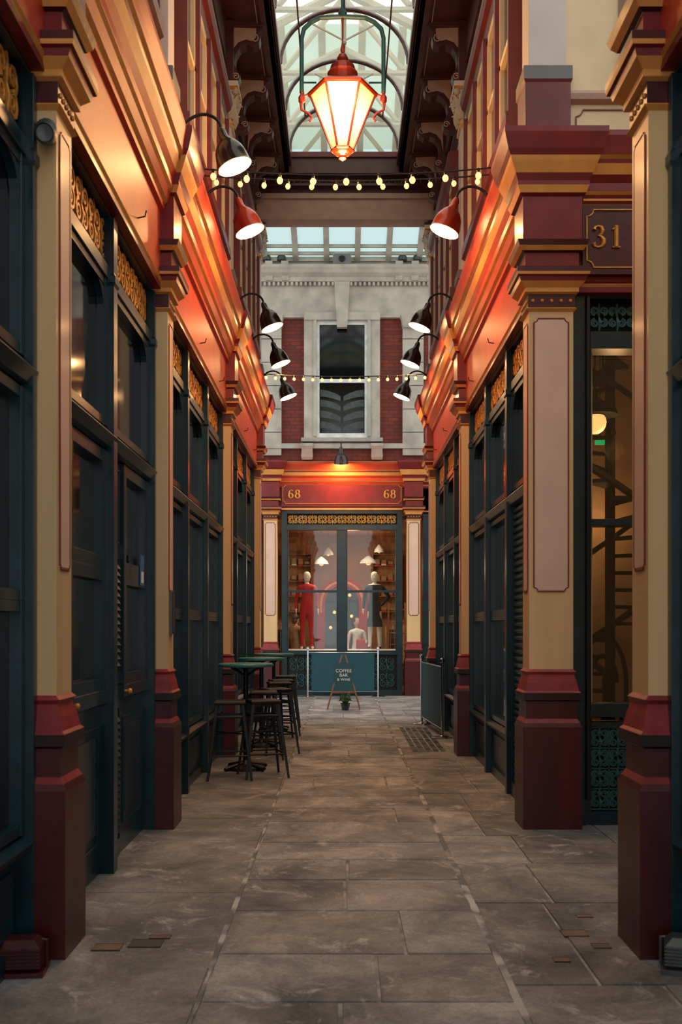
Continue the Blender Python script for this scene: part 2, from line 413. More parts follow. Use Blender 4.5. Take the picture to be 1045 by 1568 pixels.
def column(F,u0,name,w=0.37,d1=0.44,front=None,inner=True,upper=True,cctv=False):
    mb=MB(); mb.stack(F,u0,u0+w,0,d1,LEV)
    for q in range(5):
        uu=u0+w*(0.22+0.14*q)
        mb.lathe(F(uu,0.045,3.94),F(uu,0,3.94)-F(uu,0.045,3.94),[(0.014,0),(0.012,0.008),(0.004,0.012)],'gold',8)
    if inner:
        mb.box(F,u0+0.105,u0+w-0.105,0.050,0.056,1.78,3.78,'pink')
        mb.notch(F,u0+0.1,u0+w-0.1,1.77,3.79,0.052,'red',0.006,0.02)
    if front:   # (frame, a, b, depth) panel on the face seen along the passage
        G,a,b,dep=front
        mb.box(G,a+0.01,b-0.01,dep-0.004,dep+0.004,1.78,3.80,'pink')
        mb.notch(G,a,b,1.77,3.81,dep-0.002,'red',0.006,0.03)
        for q in range(5):
            uu=a-0.01+(b-a+0.02)*q/4
            mb.lathe(G(uu,dep-0.01,3.94),(G(uu,-1,3.94)-G(uu,0,3.94)),[(0.014,0),(0.012,0.008),(0.004,0.012)],'gold',8)
    ob=mb.done(name,bevel=0.006)
    if upper:
        mb=MB()
        mb.stack(F,u0+0.02,u0+w-0.02,0.02,0.36,[(5.17,0,'brown2'),(5.56,0,'brown2'),(5.58,-0.012,'ugrey'),(5.68,-0.012,'ugrey'),(5.69,0.03,'shaftw'),(7.35,0.03,'shaftw'),(7.36,0.01,'gold'),(7.4,0.01,'gold'),(7.41,0.03,'shaftw'),(7.46,0.03,'shaftw'),
              (7.78,-0.01,'gold'),(7.8,-0.06,'shaftw'),(7.86,-0.06,'brown'),(7.87,0.0,'brown'),(8.6,0.0,'brown')])
        for tier,(z0,z1,out) in enumerate(((7.46,7.62,0.03),(7.58,7.74,0.06))):
            for q in range(3):
                uu=u0+0.07+(w-0.14)*q/2
                mb.tube([F(uu,0.05,z0),F(uu,0.03-out*0.3,(z0+z1)/2),F(uu,0.03-out,z1),F(uu,0.0-out,z1-0.02)],[0.03,0.035,0.022,0.01],'stone',6)
                dd=0.06+0.1*q
                mb.tube([F(u0+0.05,dd,z0),F(u0+0.03-out*0.3,dd,(z0+z1)/2),F(u0+0.03-out,dd,z1),F(u0-out,dd,z1-0.02)],[0.03,0.035,0.022,0.01],'stone',6)
        for uu in (u0+0.02,u0+w-0.02):
            mb.ball(F(uu,0.0,7.76),0.045,'stone',8)
        mb.done('upper_pilaster',bevel=0.004)
    return ob

YS=[7.6,11.94,16.2]
for i,y in enumerate([-1.6,1.4,4.62]+YS):
    column(FL,y,'pilaster_column')
for i,y in enumerate([-1.6,1.4,4.62]+YS):
    if y==7.6: column(FR,y,'pilaster_column',front=(F31,RB+0.09,RB+0.35,0.055))
    else: column(FR,y,'pilaster_column',upper=True)

# ------------------------------------------------------------------ entablature along walls
ENT=[(0.45,4.02),(0.10,4.02),(0.10,4.06),(0.085,4.08),(0.10,4.10),(0.10,4.58),(0.07,4.60),(0.07,4.64),(0.045,4.66),(0.02,4.72),(0.0,4.74),(0.0,4.80),(-0.03,4.85),(-0.06,4.92),(-0.065,4.95),(-0.09,4.97),(-0.10,5.02),(-0.12,5.10),(-0.12,5.14),(0.0,5.17),(0.45,5.17)]
ENTK=['red','red','yellow','red','verm','verm','verm','yellow','verm','yellow','verm','verm','yellow','red','yellow','verm','verm','verm','yellow','red','red']
def entab(F,u0,u1,name,dull=False):
    mb=MB(); mb.prism(F,ENT,u0,u1,'red',[('red' if k=='verm' else k) for k in ENTK] if dull else ENTK)
    u=u0+0.3
    while u<u1-0.3 and u1-u0<5:
        mb.tube([F(u,0.1,4.2),F(u,0.05,4.21),F(u,0.04,4.25)],0.006,'black',5); u+=1.5
    return mb.done(name,bevel=0.003)
for a,b in ((-1.3,1.4),(1.7,4.7),(4.95,7.65),(7.93,12.0),(12.27,16.25)):
    entab(FL,a,b,'trim_cornice')
for a,b in ((-1.3,1.4),(1.7,4.7),(7.93,12.0),(12.27,16.25)):
    entab(FR,a,b,'trim_cornice')

# ------------------------------------------------------------------ shopfronts
def glazed(mb,F,u0,u1,z0,z1,d,arch=False,fr=0.05):
    mb.box(F,u0,u0+fr,d-0.04,d+0.03,z0,z1,'teal'); mb.box(F,u1-fr,u1,d-0.04,d+0.03,z0,z1,'teal')
    mb.box(F,u0+fr,u1-fr,d-0.035,d+0.03,z0,z0+fr,'teal'); mb.box(F,u0+fr,u1-fr,d-0.035,d+0.03,z1-fr,z1,'teal')
    mb.box(F,u0+fr,u1-fr,d+0.015,d+0.025,z0+fr,z1-fr,'dglass')
    if arch:
        R=0.16
        for sg,uu in ((1,u0+fr),(-1,u1-fr)):
            pr=[(uu,z1-fr),(uu,z1-fr-R)]
            for t in range(7):
                an=math.pi/2*t/6
                pr.append((uu+sg*R*(1-math.cos(an)), z1-fr-R+R*math.sin(an)))
            i=len(mb.v)
            for dd in (d-0.03,d+0.014):
                for (a,b) in pr: mb.v.append(F(a,dd,b))
            n=len(pr)
            mb.f.append(tuple(i+x for x in range(n))); mb.m.append(mb.mi('teal'))
            mb.f.append(tuple(i+n+x for x in range(n))); mb.m.append(mb.mi('teal'))
            for a in range(n):
                b=(a+1)%n; mb.f.append((i+a,i+b,i+n+b,i+n+a)); mb.m.append(mb.mi('teal'))
def riser(mb,F,u0,u1,z0,z1,d):
    mb.box(F,u0,u1,d,d+0.05,z0,z1,'teal')
    mb.prism(F,[(d,z1-0.0),(d-0.07,z1),(d-0.08,z1+0.03),(d,z1+0.07)],u0,u1,'teal')
    mb.box(F,u0,u1,d-0.03,d,z0,z0+0.09,'teal')
    mb.box(F,u0+0.08,u1-0.08,d-0.015,d,z0+0.15,z1-0.08,'teal')
def shopfront(F,u0,u1,name,kind='shop',n=2):
    mb=MB(); D=0.22
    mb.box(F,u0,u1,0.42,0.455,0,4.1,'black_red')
    mb.box(F,u0,u1,D-0.06,D+0.04,4.10-0.1,4.12,'teal')
    mb.box(F,u0,u1,D+0.01,D+0.03,3.70,4.02,'black')
    mb.scrolls(F,u0+0.06,u1-0.06,3.73,4.0,D-0.01,'gold',0.011)
    mb.box(F,u0,u1,D-0.05,D+0.04,3.62,3.70,'teal')
    mb.prism(F,[(D,2.58),(D-0.06,2.60),(D-0.09,2.66),(D-0.06,2.69),(D,2.72)],u0,u1,'teal')
    w=(u1-u0)/n
    for q in range(n+1):
        uu=u0+w*q; a=max(u0,uu-0.05); b=min(u1,uu+0.05)
        mb.stack(F,a,b,D-0.08,D+0.06,[(0,0,'teal'),(3.58,0,'teal'),(3.60,-0.01,'teal'),(3.64,-0.01,'teal'),(3.66,0.0,'teal'),(4.0,0.0,'teal')])
    for q in range(n):
        a=u0+w*q+0.05; b=u0+w*(q+1)-0.05
        glazed(mb,F,a,b,2.72,3.62,D,arch=True)
        if kind=='door':
            c=a+(b-a)*0.34
            mb.box(F,a,c,D,D+0.05,0,2.6,'teal')
            for (z0,z1) in ((0.12,0.98),(1.2,1.95),(2.05,2.52)):
                e=0.05
                mb.tube([F(a+e,D-0.005,z0),F(c-e,D-0.005,z0),F(c-e,D-0.005,z1),F(a+e,D-0.005,z1)],0.012,'teal',4,closed=True)
                if z0<1.5:
                    zz=z0+0.05
                    while zz<z1-0.05:
                        mb.prism(F,[(D-0.003,zz),(D-0.026,zz),(D-0.003,zz+0.035)],a+e+0.02,c-e-0.02,'teal'); zz+=0.045
                else: mb.box(F,a+e,c-e,D-0.004,D,z0,z1,'dglass')
            mb.box(F,c,b,D+0.01,D+0.05,0,1.1,'teal')
            mb.tube([F(c+0.1,D+0.005,0.2),F(b-0.1,D+0.005,0.2),F(b-0.1,D+0.005,0.9),F(c+0.1,D+0.005,0.9)],0.014,'teal',4,closed=True)
            mb.box(F,c+0.14,b-0.14,D-0.004,D+0.01,0.26,0.84,'teal')
            mb.prism(F,[(D+0.01,1.02),(D-0.03,1.04),(D-0.03,1.12),(D+0.01,1.14)],c,b,'teal')
            glazed(mb,F,c,b,1.12,1.86,D+0.01,fr=0.075); glazed(mb,F,c,b,1.86,2.58,D+0.01,fr=0.075)
            mb.ball(F(c+0.04,D-0.06,1.08),0.018,'gold',10); mb.tube([F(c+0.04,D-0.02,1.08),F(c+0.04,D-0.06,1.08)],0.009,'gold',6)
        elif kind=='shutter' and q==0:
            mb.box(F,a,b,D,D+0.03,0,2.6,'teal')
            zz=0.12
            while zz<2.55:
                mb.prism(F,[(D,zz),(D-0.022,zz+0.012),(D-0.026,zz+0.035),(D,zz+0.055)],a+0.03,b-0.03,'teal'); zz+=0.06
            mb.box(F,a,b,D-0.05,D,0,0.12,'teal')
        else:
            riser(mb,F,a,b,0,0.5,D)
            glazed(mb,F,a,b,0.57,1.62,D); glazed(mb,F,a,b,1.62,2.58,D)
    return mb.done(name,bevel=0.003)
shopfront(FL,-1.3,1.42,'shopfront'); shopfront(FL,1.72,4.66,'shopfront')
sf=shopfront(FL,4.93,7.64,'door_1','door',2)
shopfront(FL,7.93,11.98,'shopfront',n=3); shopfront(FL,12.27,16.24,'shopfront',n=3)
shopfront(FR,-1.3,1.42,'shopfront'); shopfront(FR,1.72,4.66,'shopfront')
shopfront(FR,7.93,11.98,'roller_shutter_front','shutter',n=3); shopfront(FR,12.27,16.24,'shopfront',n=3)

# wall cores behind shopfronts
mb=MB(); mb.box(FL,-1.6,16.55,0.46,0.9,0,8.7,'ucream'); mb.done('wall_left')
mb=MB(); mb.box(FR,-1.6,4.98,0.46,0.9,0,8.7,'ucream'); mb.box(FR,7.95,16.55,0.46,0.6,0,8.7,'ucream')
mb.box(FR,7.75,16.55,0.46,5.0,4.6,5.15,'ucream'); mb.done('wall_right')

# ------------------------------------------------------------------ upper storeys
def upper(F,u0,u1,name):
    mb=MB()
    mb.box(F,u0,u1,0.24,0.46,5.15,8.6,'ucream')
    mb.box(F,u0,u1,0.12,0.24,5.17,5.30,'brown2')
    mb.box(F,u0,u1,0.17,0.24,5.30,5.36,'ugrey')
    a=u0+0.45; b=u1-0.45
    mb.prism(F,[(0.24,5.36),(0.12,5.50),(0.03,5.62),(0.0,5.64),(0.0,5.74),(0.24,5.74)],a,b,'brown2')
    mb.prism(F,[(0.24,7.2),(0.06,7.2),(0.04,7.28),(0.0,7.32),(-0.02,7.38),(-0.02,7.42),(0.24,7.48)],a,b,'brown2')
    n=max(2,round((b-a)/0.85)); w=(b-a)/n
    for q in range(n+1):
        uu=a+w*q; x0=max(a,uu-0.045); x1=min(b,uu+0.045)
        mb.stack(F,x0,x1,0.02,0.24,[(5.74,0,'brown2'),(7.2,0,'brown2')])
    for q in range(n):
        x0=a+w*q+0.045; x1=a+w*(q+1)-0.045
        mb.box(F,x0,x1,0.10,0.12,5.74,7.2,'dglass')
        for (z0,z1) in ((5.74,5.80),(6.45,6.50),(7.12,7.2)): mb.box(F,x0,x1,0.06,0.10,z0,z1,'ucream')
        mb.box(F,x0,x0+0.04,0.06,0.10,5.74,7.2,'ucream'); mb.box(F,x1-0.04,x1,0.06,0.10,5.74,7.2,'ucream')
    for (s0,s1) in ((u0+0.1,a-0.03),(b+0.03,u1-0.1)):
        mb.notch(F,s0,s1,5.6,7.3,0.238,'brown2',0.008,0.05)
        mb.scrolls(F,s0+0.03,s1-0.03,6.2,6.9,0.235,'gold',0.01,1)
    mb.prism(F,[(0.24,7.6),(0.2,7.62),(0.16,7.7),(0.16,7.74),(0.24,7.78)],u0,u1,'stone')
    mb.prism(F,[(0.24,7.86),(0.18,7.9),(0.14,8.0),(0.14,8.06),(0.24,8.1)],u0,u1,'brown')
    mb.box(F,u0,u1,0.1,0.24,8.1,8.6,'brown')
    return mb.done(name,bevel=0.004)
for a,b in ((4.97,7.63),(7.95,11.96),(12.29,16.22)): upper(FL,a,b,'window_1')
for a,b in ((7.95,11.96),(12.29,16.22)): upper(FR,a,b,'window_2')
mb=MB(); mb.box(FL,-1.6,4.7,0.24,0.46,5.15,7.2,'ucream'); mb.box(FR,-1.6,4.9,0.24,0.46,5.15,7.2,'ucream'); mb.done('wall_upper')

def console(mb,F,u,w=0.15):
    P=[(0.12,8.62),(-0.30,8.62),(-0.31,8.54),(-0.27,8.50),(-0.29,8.45),(-0.27,8.38),(-0.20,8.34),(-0.12,8.36),(-0.05,8.33),(0.0,8.25),(0.02,8.14),(-0.01,8.06),(-0.05,8.0),(-0.03,7.93),(0.04,7.9),(0.12,7.92)]
    mb.prism(F,P,u,u+w,'brown')
    mb.box(F,u-0.03,u+w+0.03,-0.34,0.12,8.56,8.62,'brown')
    P2=[(0.06,8.56),(-0.24,8.55),(-0.235,8.44),(-0.19,8.40),(-0.12,8.42),(-0.03,8.39),(0.04,8.30),(0.07,8.15)]
    mb.prism(F,P2,u-0.006,u+w+0.006,'beam')
    for uu,sg in ((u-0.010,1),(u+w+0.010,1)):
        for (cd,cz,R) in ((-0.22,8.43,0.06),(0.0,7.98,0.045)):
            pts=[F(uu,cd+R*(1-0.8*t/12)*math.cos(t*0.75),cz+R*(1-0.8*t/12)*math.sin(t*0.75)) for t in range(13)]
            mb.tube(pts,0.009,'beam',4)
for F in (FL,FR):
    mb=MB()
    for u in (8.9,10.3,12.05,13.2,14.3,15.35,16.3): console(mb,F,u)
    mb.done('trim_scroll_brackets',bevel=0.004)

# ------------------------------------------------------------------ roof
def X0(side): return -(LB+0.46) if side<0 else RB+0.46
mb=MB(); Y0,Y1=4.3,16.45; CX=0.03
for side in (-1,1):
    xw=X0(side); xe=CX+side*0.86
    a,b=sorted((xw,xe)); mb.box(W,a,b,Y0,Y1,8.62,8.75,'brown')
    for off,z0,z1,k in ((0.06,8.585,8.62,'brown'),(0.0,8.62,9.08,'brown'),(0.16,8.60,8.62,'beam')):
        e0=xe+side*off; e1=e0+side*(0.07 if k!='beam' else 0.012)
        c,d=sorted((e0,e1)); mb.box(W,c,d,Y0,Y1-0.3,z0,z1,k)
    c,d=sorted((xe,xe-side*0.04)); mb.box(W,c,d,Y0,Y1-0.3,8.72,8.8,'brown')
    c,d=sorted((xe,xe-side*0.02)); mb.box(W,c,d,Y0,Y1-0.3,8.92,9.0,'beam')
mb.box(W,CX-0.95,CX+0.95,16.0,16.4,8.6,8.9,'brown')
mb.box(W,CX-0.9,CX+0.9,15.96,16.0,8.84,8.92,'brown2')
mb.done('ceiling',bevel=0.004)

mb=MB()  # cross beam with frieze
mb.box(W,-1.72,1.82,16.2,16.5,7.95,8.36,'beam'); mb.box(W,-1.72,1.82,16.17,16.2,8.28,8.36,'beam'); mb.box(W,-1.72,1.82,16.18,16.2,7.95,8.0,'beam')
mb.box(W,-1.72,1.82,16.24,16.5,8.36,8.75,'brown')
mb.box(W,-1.3,1.38,16.12,16.24,8.46,8.5,'brown'); mb.box(W,-1.3,1.38,16.12,16.24,8.7,8.75,'brown')
u=-1.2
while u<1.26:
    mb.tube([(u,16.22,8.53),(u+0.045,16.22,8.53),(u+0.045,16.22,8.67),(u-0.02,16.22,8.67),(u-0.02,16.22,8.60),(u+0.02,16.22,8.60)],0.008,'gold',4); u+=0.1
mb.done('trim_beam',bevel=0.004)

mb=MB(); A,B,ZC=0.86,0.72,9.0
def arc(y,t,a=A,b=B,zc=ZC): return Vector((CX+a*math.cos(t),y,zc+b*math.sin(t)))
ribs=[16.05-1.22*i for i in range(10)]
for y in ribs:
    mb.tube([arc(y,math.pi*q/24) for q in range(25)],0.035,'brown',6)
for q in range(1,8):
    if q in (2,4,6):
        mb.tube([arc(Y0,math.pi*q/8),arc(16.05,math.pi*q/8)],0.014,'brown',4)
for y in ribs[:-1]:
    for sg in (-1,1):
        mb.tube([(CX,y,9.30),(CX+sg*0.42,y,9.52)],0.012,'stone',4)
    mb.tube([(CX,y,9.30),(CX,y,9.72)],0.012,'stone',4); mb.ball((CX,y,9.28),0.035,'stone',8)
gl=MB()
N=16
for q in range(N):
    t0,t1=math.pi*q/N,math.pi*(q+1)/N
    gl.face([arc(Y0,t0),arc(16.05,t0),arc(16.05,t1),arc(Y0,t1)],'roofglass')
gl.face([arc(16.06,math.pi*q/24) for q in range(25)],'roofglass')
rf=mb.done('skylight_vault')
gl.done('skylight_glazing',parent=rf)
# outer roof trusses seen through the vault
mb=MB()
for y in [6+1.6*i for i in range(9)]:
    for sg in (-1,1):
        mb.tube([(CX,y,11.2),(CX+sg*2.6,y,9.9)],0.07,'stone',5)
        mb.tube([(CX+sg*0.9,y,10.0),(CX+sg*1.5,y,10.45)],0.04,'stone',5)
        mb.tube([(CX,y,11.1),(CX+sg*0.9,y,10.0)],0.045,'stone',5)
    mb.tube([(CX-2.6,y,9.95),(CX+2.6,y,9.95)],0.04,'stone',5)
mb.tube([(CX,5,11.2),(CX,19,11.2)],0.05,'stone',5)
mb.done('roof_trusses')

# transept glass roof beyond the beam
mb=MB(); gl=MB()
def R(x,t,o=0): return Vector((x,22.6-5.6*t,9.62+1.9*t+o))
gl.face([R(-5,0),R(5,0),R(5,1),R(-5,1)],'roofglass2')
for i in range(-7,7):
    mb.tube([R(i*0.68+0.34,0),R(i*0.68+0.34,1)],0.085,'stone',4)
for t in (0.0,0.035,0.075,0.2,0.3,0.5): mb.tube([R(-5,t),R(5,t)],0.045 if t else 0.07,'stone',4)
o=mb.done('transept_roof'); gl.done('transept_glazing',parent=o)

# ------------------------------------------------------------------ far building
mb=MB()
for (a,b) in ((-8,-1.8),(1.8,8)): mb.box(FF,a,b,0.1,0.5,0,5.2,'teal')
mb.box(FF,-8,8,0.12,0.5,5.15,8.4,'brick')
mb.done('wall_far')
mb=MB()
for sg in (-1,1):
    z=5.3
    while z<8.35:
        mb.box(FF,*sorted((sg*1.34,sg*1.8)),-0.02,0.12,z,z+0.5,'stone'); z+=0.515
    mb.stack(FF,*sorted((sg*0.66,sg*0.88)),-0.06,0.12,[(5.2,0,'beam'),(5.26,-0.02,'beam'),(5.42,-0.01,'beam'),(5.5,-0.03,'stone'),(5.56,-0.03,'stone')])
    mb.box(FF,*sorted((sg*0.56,sg*0.84)),0.0,0.14,5.6,8.35,'stone')
    mb.box(FF,*sorted((sg*0.56,sg*0.63)),-0.04,0.0,5.72,8.28,'stone')
    mb.stack(FF,*sorted((sg*1.36,sg*1.78)),-0.1,0.12,[(8.1,0,'stone'),(8.14,-0.03,'stone'),(8.3,-0.05,'stone'),(8.36,-0.08,'stone')])
    for q in (1.25,1.6,1.95):
        mb.prism(FF,[(0.1,9.1),(-0.1,9.14),(-0.18,9.3),(-0.28,9.42),(-0.28,9.5),(0.1,9.5)],sg*q-0.08,sg*q+0.08,'stone')
    for q in (1.33,1.66):
        mb.lathe(FF(sg*q,-0.1,9.56),(0,0,1),[(0.1,0),(0.1,0.08),(0.07,0.13),(0.02,0.16)],'grey',12)
mb.box(FF,-8,8,0.02,0.5,8.35,9.6,'stone')
mb.box(FF,-8,8,-0.05,0.1,5.45,5.56,'stone')
mb.box(FF,-8,8,0.06,0.14,5.17,5.45,'brick')
mb.box(FF,-0.84,0.84,-0.05,0.02,8.28,8.45,'stone')
mb.prism(FF,[(0.1,9.1),(-0.06,9.12),(-0.1,9.2),(-0.22,9.26),(-0.26,9.32),(-0.3,9.36),(-0.3,9.42),(0.1,9.45)],-8,8,'stone')
mb.prism(lambda u,d,z: FF(d,u,z),[(-0.17,9.1),(0.17,9.1),(0.11,8.1),(-0.11,8.1)],-0.12,0.03,'stone')
mb.stack(FF,-0.2,0.2,-0.3,-0.1,[(9.42,0,'ugrey'),(9.62,0,'ugrey'),(9.66,0.04,'stone'),(9.7,0.04,'stone')])
mb.lathe(FF(0.0,-0.31,9.53),(0,-1,0),[(0.07,0),(0.07,0.02),(0.05,0.03)],'black',14)
for q in range(-40,41):
    mb.box(FF,q*0.1-0.025,q*0.1+0.025,-0.09,0.0,9.03,9.1,'stone')
mb.done('trim_stone_facade',bevel=0.005)
mb=MB()
mb.box(FF,-0.56,0.56,0.10,0.12,5.75,8.3,'dglass')
for (a,b,z0,z1) in ((-0.56,-0.5,5.7,8.3),(0.5,0.56,5.7,8.3),(-0.5,0.5,5.7,5.8),(-0.5,0.5,6.92,7.0),(-0.5,0.5,8.2,8.3)):
    mb.box(FF,a,b,0.05,0.10,z0,z1,'white')
mb.prism(FF,[(0.1,5.58),(-0.1,5.6),(-0.12,5.66),(0.1,5.72)],-0.9,0.9,'stone')
# arches reflected in the lower sash, drawn as a fan of grey panels
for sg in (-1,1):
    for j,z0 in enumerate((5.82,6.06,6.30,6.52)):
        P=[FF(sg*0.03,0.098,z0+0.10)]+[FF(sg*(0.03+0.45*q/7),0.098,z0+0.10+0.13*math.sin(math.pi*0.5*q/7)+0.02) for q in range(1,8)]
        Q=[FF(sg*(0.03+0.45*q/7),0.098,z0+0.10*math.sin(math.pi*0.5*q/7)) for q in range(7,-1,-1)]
        mb.face(P+Q,'sash_reflection')
mb.done('window_3',bevel=0.003)

# far shop (68)
for sg in (-1,1):
    a,b=sorted((sg*1.38,sg*1.78)); mb=MB(); mb.stack(FF,a,b,-0.12,0.3,LEV)
    mb.box(FF,a+0.10,b-0.10,-0.068,-0.06,1.78,3.8,'pink'); mb.notch(FF,a+0.09,b-0.09,1.77,3.81,-0.068,'red',0.007,0.03)
    for q in range(5):
        uu=a+0.08+(b-a-0.16)*q/4; mb.lathe(FF(uu,-0.075,3.94),(0,-1,0),[(0.014,0),(0.012,0.008),(0.004,0.012)],'gold',8)
    mb.done('pilaster_column',bevel=0.006)
entab(FF,-8,-1.7,'trim_cornice',True); entab(FF,1.7,8,'trim_cornice',True)
mb=MB(); mb.prism(FF,ENT,-1.45,1.45,'red',['red']*4+['red','red']+ENTK[6:])
mb.box(FF,-1.34,1.34,0.02,0.07,4.10,4.14,'yellow')
mb.box(FF,-1.34,1.34,0.055,0.1,4.18,4.72,'red')
mb.notch(FF,-1.31,1.31,4.24,4.67,0.05,'gold',0.009,0.06)
mb.digits(FF,'68',-1.06,4.455,0.19,0.047,'gold'); mb.digits(FF,'68',1.06,4.455,0.19,0.047,'gold')
mb.done('shop_sign_68',bevel=0.0)

mb=MB(); D=0.12
for (a,b,z0,z1,dd) in ((-1.34,-1.22,0,4.1,0.08),(1.22,1.34,0,4.1,0.08),(-0.09,0.09,0.0,3.7,0.10),(-1.22,1.22,3.66,3.78,0.07),(-1.22,1.22,4.02,4.12,0.07),(-1.22,1.22,0.9,0.99,0.05),(-1.22,1.22,0.0,0.12,0.08)):
    mb.box(FF,a,b,dd,0.24,z0,z1,'teal')
for (a,b) in ((-1.22,-0.09),(0.09,1.22)):
    for (z0,z1) in ((0.99,2.28),(2.33,3.66)):
        mb.box(FF,a,a+0.03,0.12,0.2,z0,z1,'teal'); mb.box(FF,b-0.03,b,0.12,0.2,z0,z1,'teal')
    mb.box(FF,a,b,0.1,0.2,2.28,2.33,'teal')
    mb.box(FF,a,b,0.2,0.22,0.12,0.9,'black')
    mb.scrolls(FF,a+0.05,b-0.05,0.16,0.5,0.17,'iron',0.011,3); mb.scrolls(FF,a+0.05,b-0.05,0.52,0.86,0.17,'iron',0.011,3)
    mb.box(FF,a,b,0.16,0.165,0.99,3.66,'glass')
mb.box(FF,-1.22,1.22,0.18,0.2,3.78,4.02,'black'); mb.scrolls(FF,-1.2,1.2,3.8,4.0,0.14,'gold',0.009,11)
mb.done('door_2',bevel=0.003)
# shop interior
mb=MB()
mb.box(W,-2.2,2.2,27.0,27.1,0,4,'shop'); mb.box(W,-2.3,-2.2,23.1,27.1,0,4,'shop'); mb.box(W,2.2,2.3,23.1,27.1,0,4,'shop'); mb.box(W,-2.3,2.3,22.85,27.1,3.9,4.0,'shop')
mb.box(W,-2.3,2.3,22.9,27.1,-0.01,0.02,'shopf'); mb.done('wall_shop_interior')
mb=MB(); mb.box(W,-1.3,1.3,22.87,23.9,0.02,0.96,'shopf'); mb.box(W,-1.32,1.32,22.86,23.95,0.96,1.0,'white'); mb.done('display_platform',bevel=0.01)
mb=MB()  # arch and globes modelled inside, standing in for reflections in the shop glass
for rr,k in ((0.62,'red_suit'),(0.55,'yellow'),(0.48,'red_suit')):
    P=[(0.0+rr,26.9,1.0)]+[(rr*math.cos(math.pi*q/16),26.9,2.15+rr*math.sin(math.pi*q/16)) for q in range(17)]+[(-rr,26.9,1.0)]
    mb.tube(P,0.045,k,4)
mb.box(W,-0.45,0.45,26.95,26.99,0.02,2.5,'dglass')
mb.box(W,-0.66,-0.46,26.85,26.99,0.02,1.9,'red_suit'); mb.box(W,0.46,0.66,26.85,26.99,0.02,1.9,'red_suit')
for (x,z) in ((-0.2,1.9),(0.05,2.1),(0.25,1.8),(-0.3,1.5),(0.3,1.4),(0.0,1.6),(-0.1,2.4),(0.2,2.35)): mb.ball((x,26.9,z),0.045,'globe',8)
mb.done('red_arch_reflection')
mb=MB()
for sg in (-1,1): mb.box(W,1.32+sg*0.2-0.02,1.32+sg*0.2+0.02,24.6,24.64,0.02,2.1,'wood')
for q in range(7): mb.tube([(1.12,24.62,0.25+q*0.28),(1.52,24.62,0.25+q*0.28)],0.016,'wood',5)
mb.done('ladder_rack')
mb=MB()
for sg in (-1.9,1.0):
    mb.tube([(sg,26,0.02),(sg,26,1.6),(sg+0.9,26,1.6),(sg+0.9,26,0.02)],0.02,'chrome',6)
    for q in range(9):
        x=sg+0.08+q*0.09; mb.stack(W,x,x+0.05,25.8,26.2,[(0.6,0,random.choice(['navy','hoodie','red_suit','navy'])),(1.45,0.0,'hoodie'),(1.56,0.02,'black')])
mb.done('clothes_rail')
mb=MB()
for x0 in (-1.55,0.80):      # wall shelving with folded stock
    for x in (x0,x0+0.75): mb.box(W,x-0.015,x+0.015,26.7,26.98,1.9,3.4,'wood')
    for z in (1.9,2.3,2.7,3.1,3.4):
        mb.box(W,x0,x0+0.75,26.7,26.98,z,z+0.025,'wood')
        if z<3.4:
            for q in range(4):
                x=x0+0.06+q*0.17; mb.stack(W,x,x+0.13,26.74,26.94,[(z+0.025,0.005,random.choice(['red_suit','navy','white','hoodie','red_suit'])),(z+0.06,0,'hoodie'),(z+random.uniform(0.12,0.24),0.006,'white')])
mb.done('wall_shelving')
mb=MB()
for (x,y,z,r) in ((-0.5,24.8,3.05,0.12),(0.65,25.2,3.1,0.14),(-0.35,25.8,3.35,0.09),(0.9,24.9,3.35,0.08)):
    mb.tube([(x,y,3.9),(x,y,z+r)],0.006,'black',4); mb.lathe((x,y,z),(0,0,1),[(r*1.5,-0.02,'white'),(r*1.3,0.05,'white'),(r*0.5,0.14,'white'),(0.01,0.17,'white')],'white',14); mb.ball((x,y,z),r*0.5,'globe',10)
mb.done('pendant_lamps',smooth=True)
light('shop_light','AREA',(0,23.6,3.85),90,(1,0.74,0.52),size=1.2)
light('shop_light','POINT',(0.2,25.6,3.0),30,(1,0.62,0.35),size=0.2)

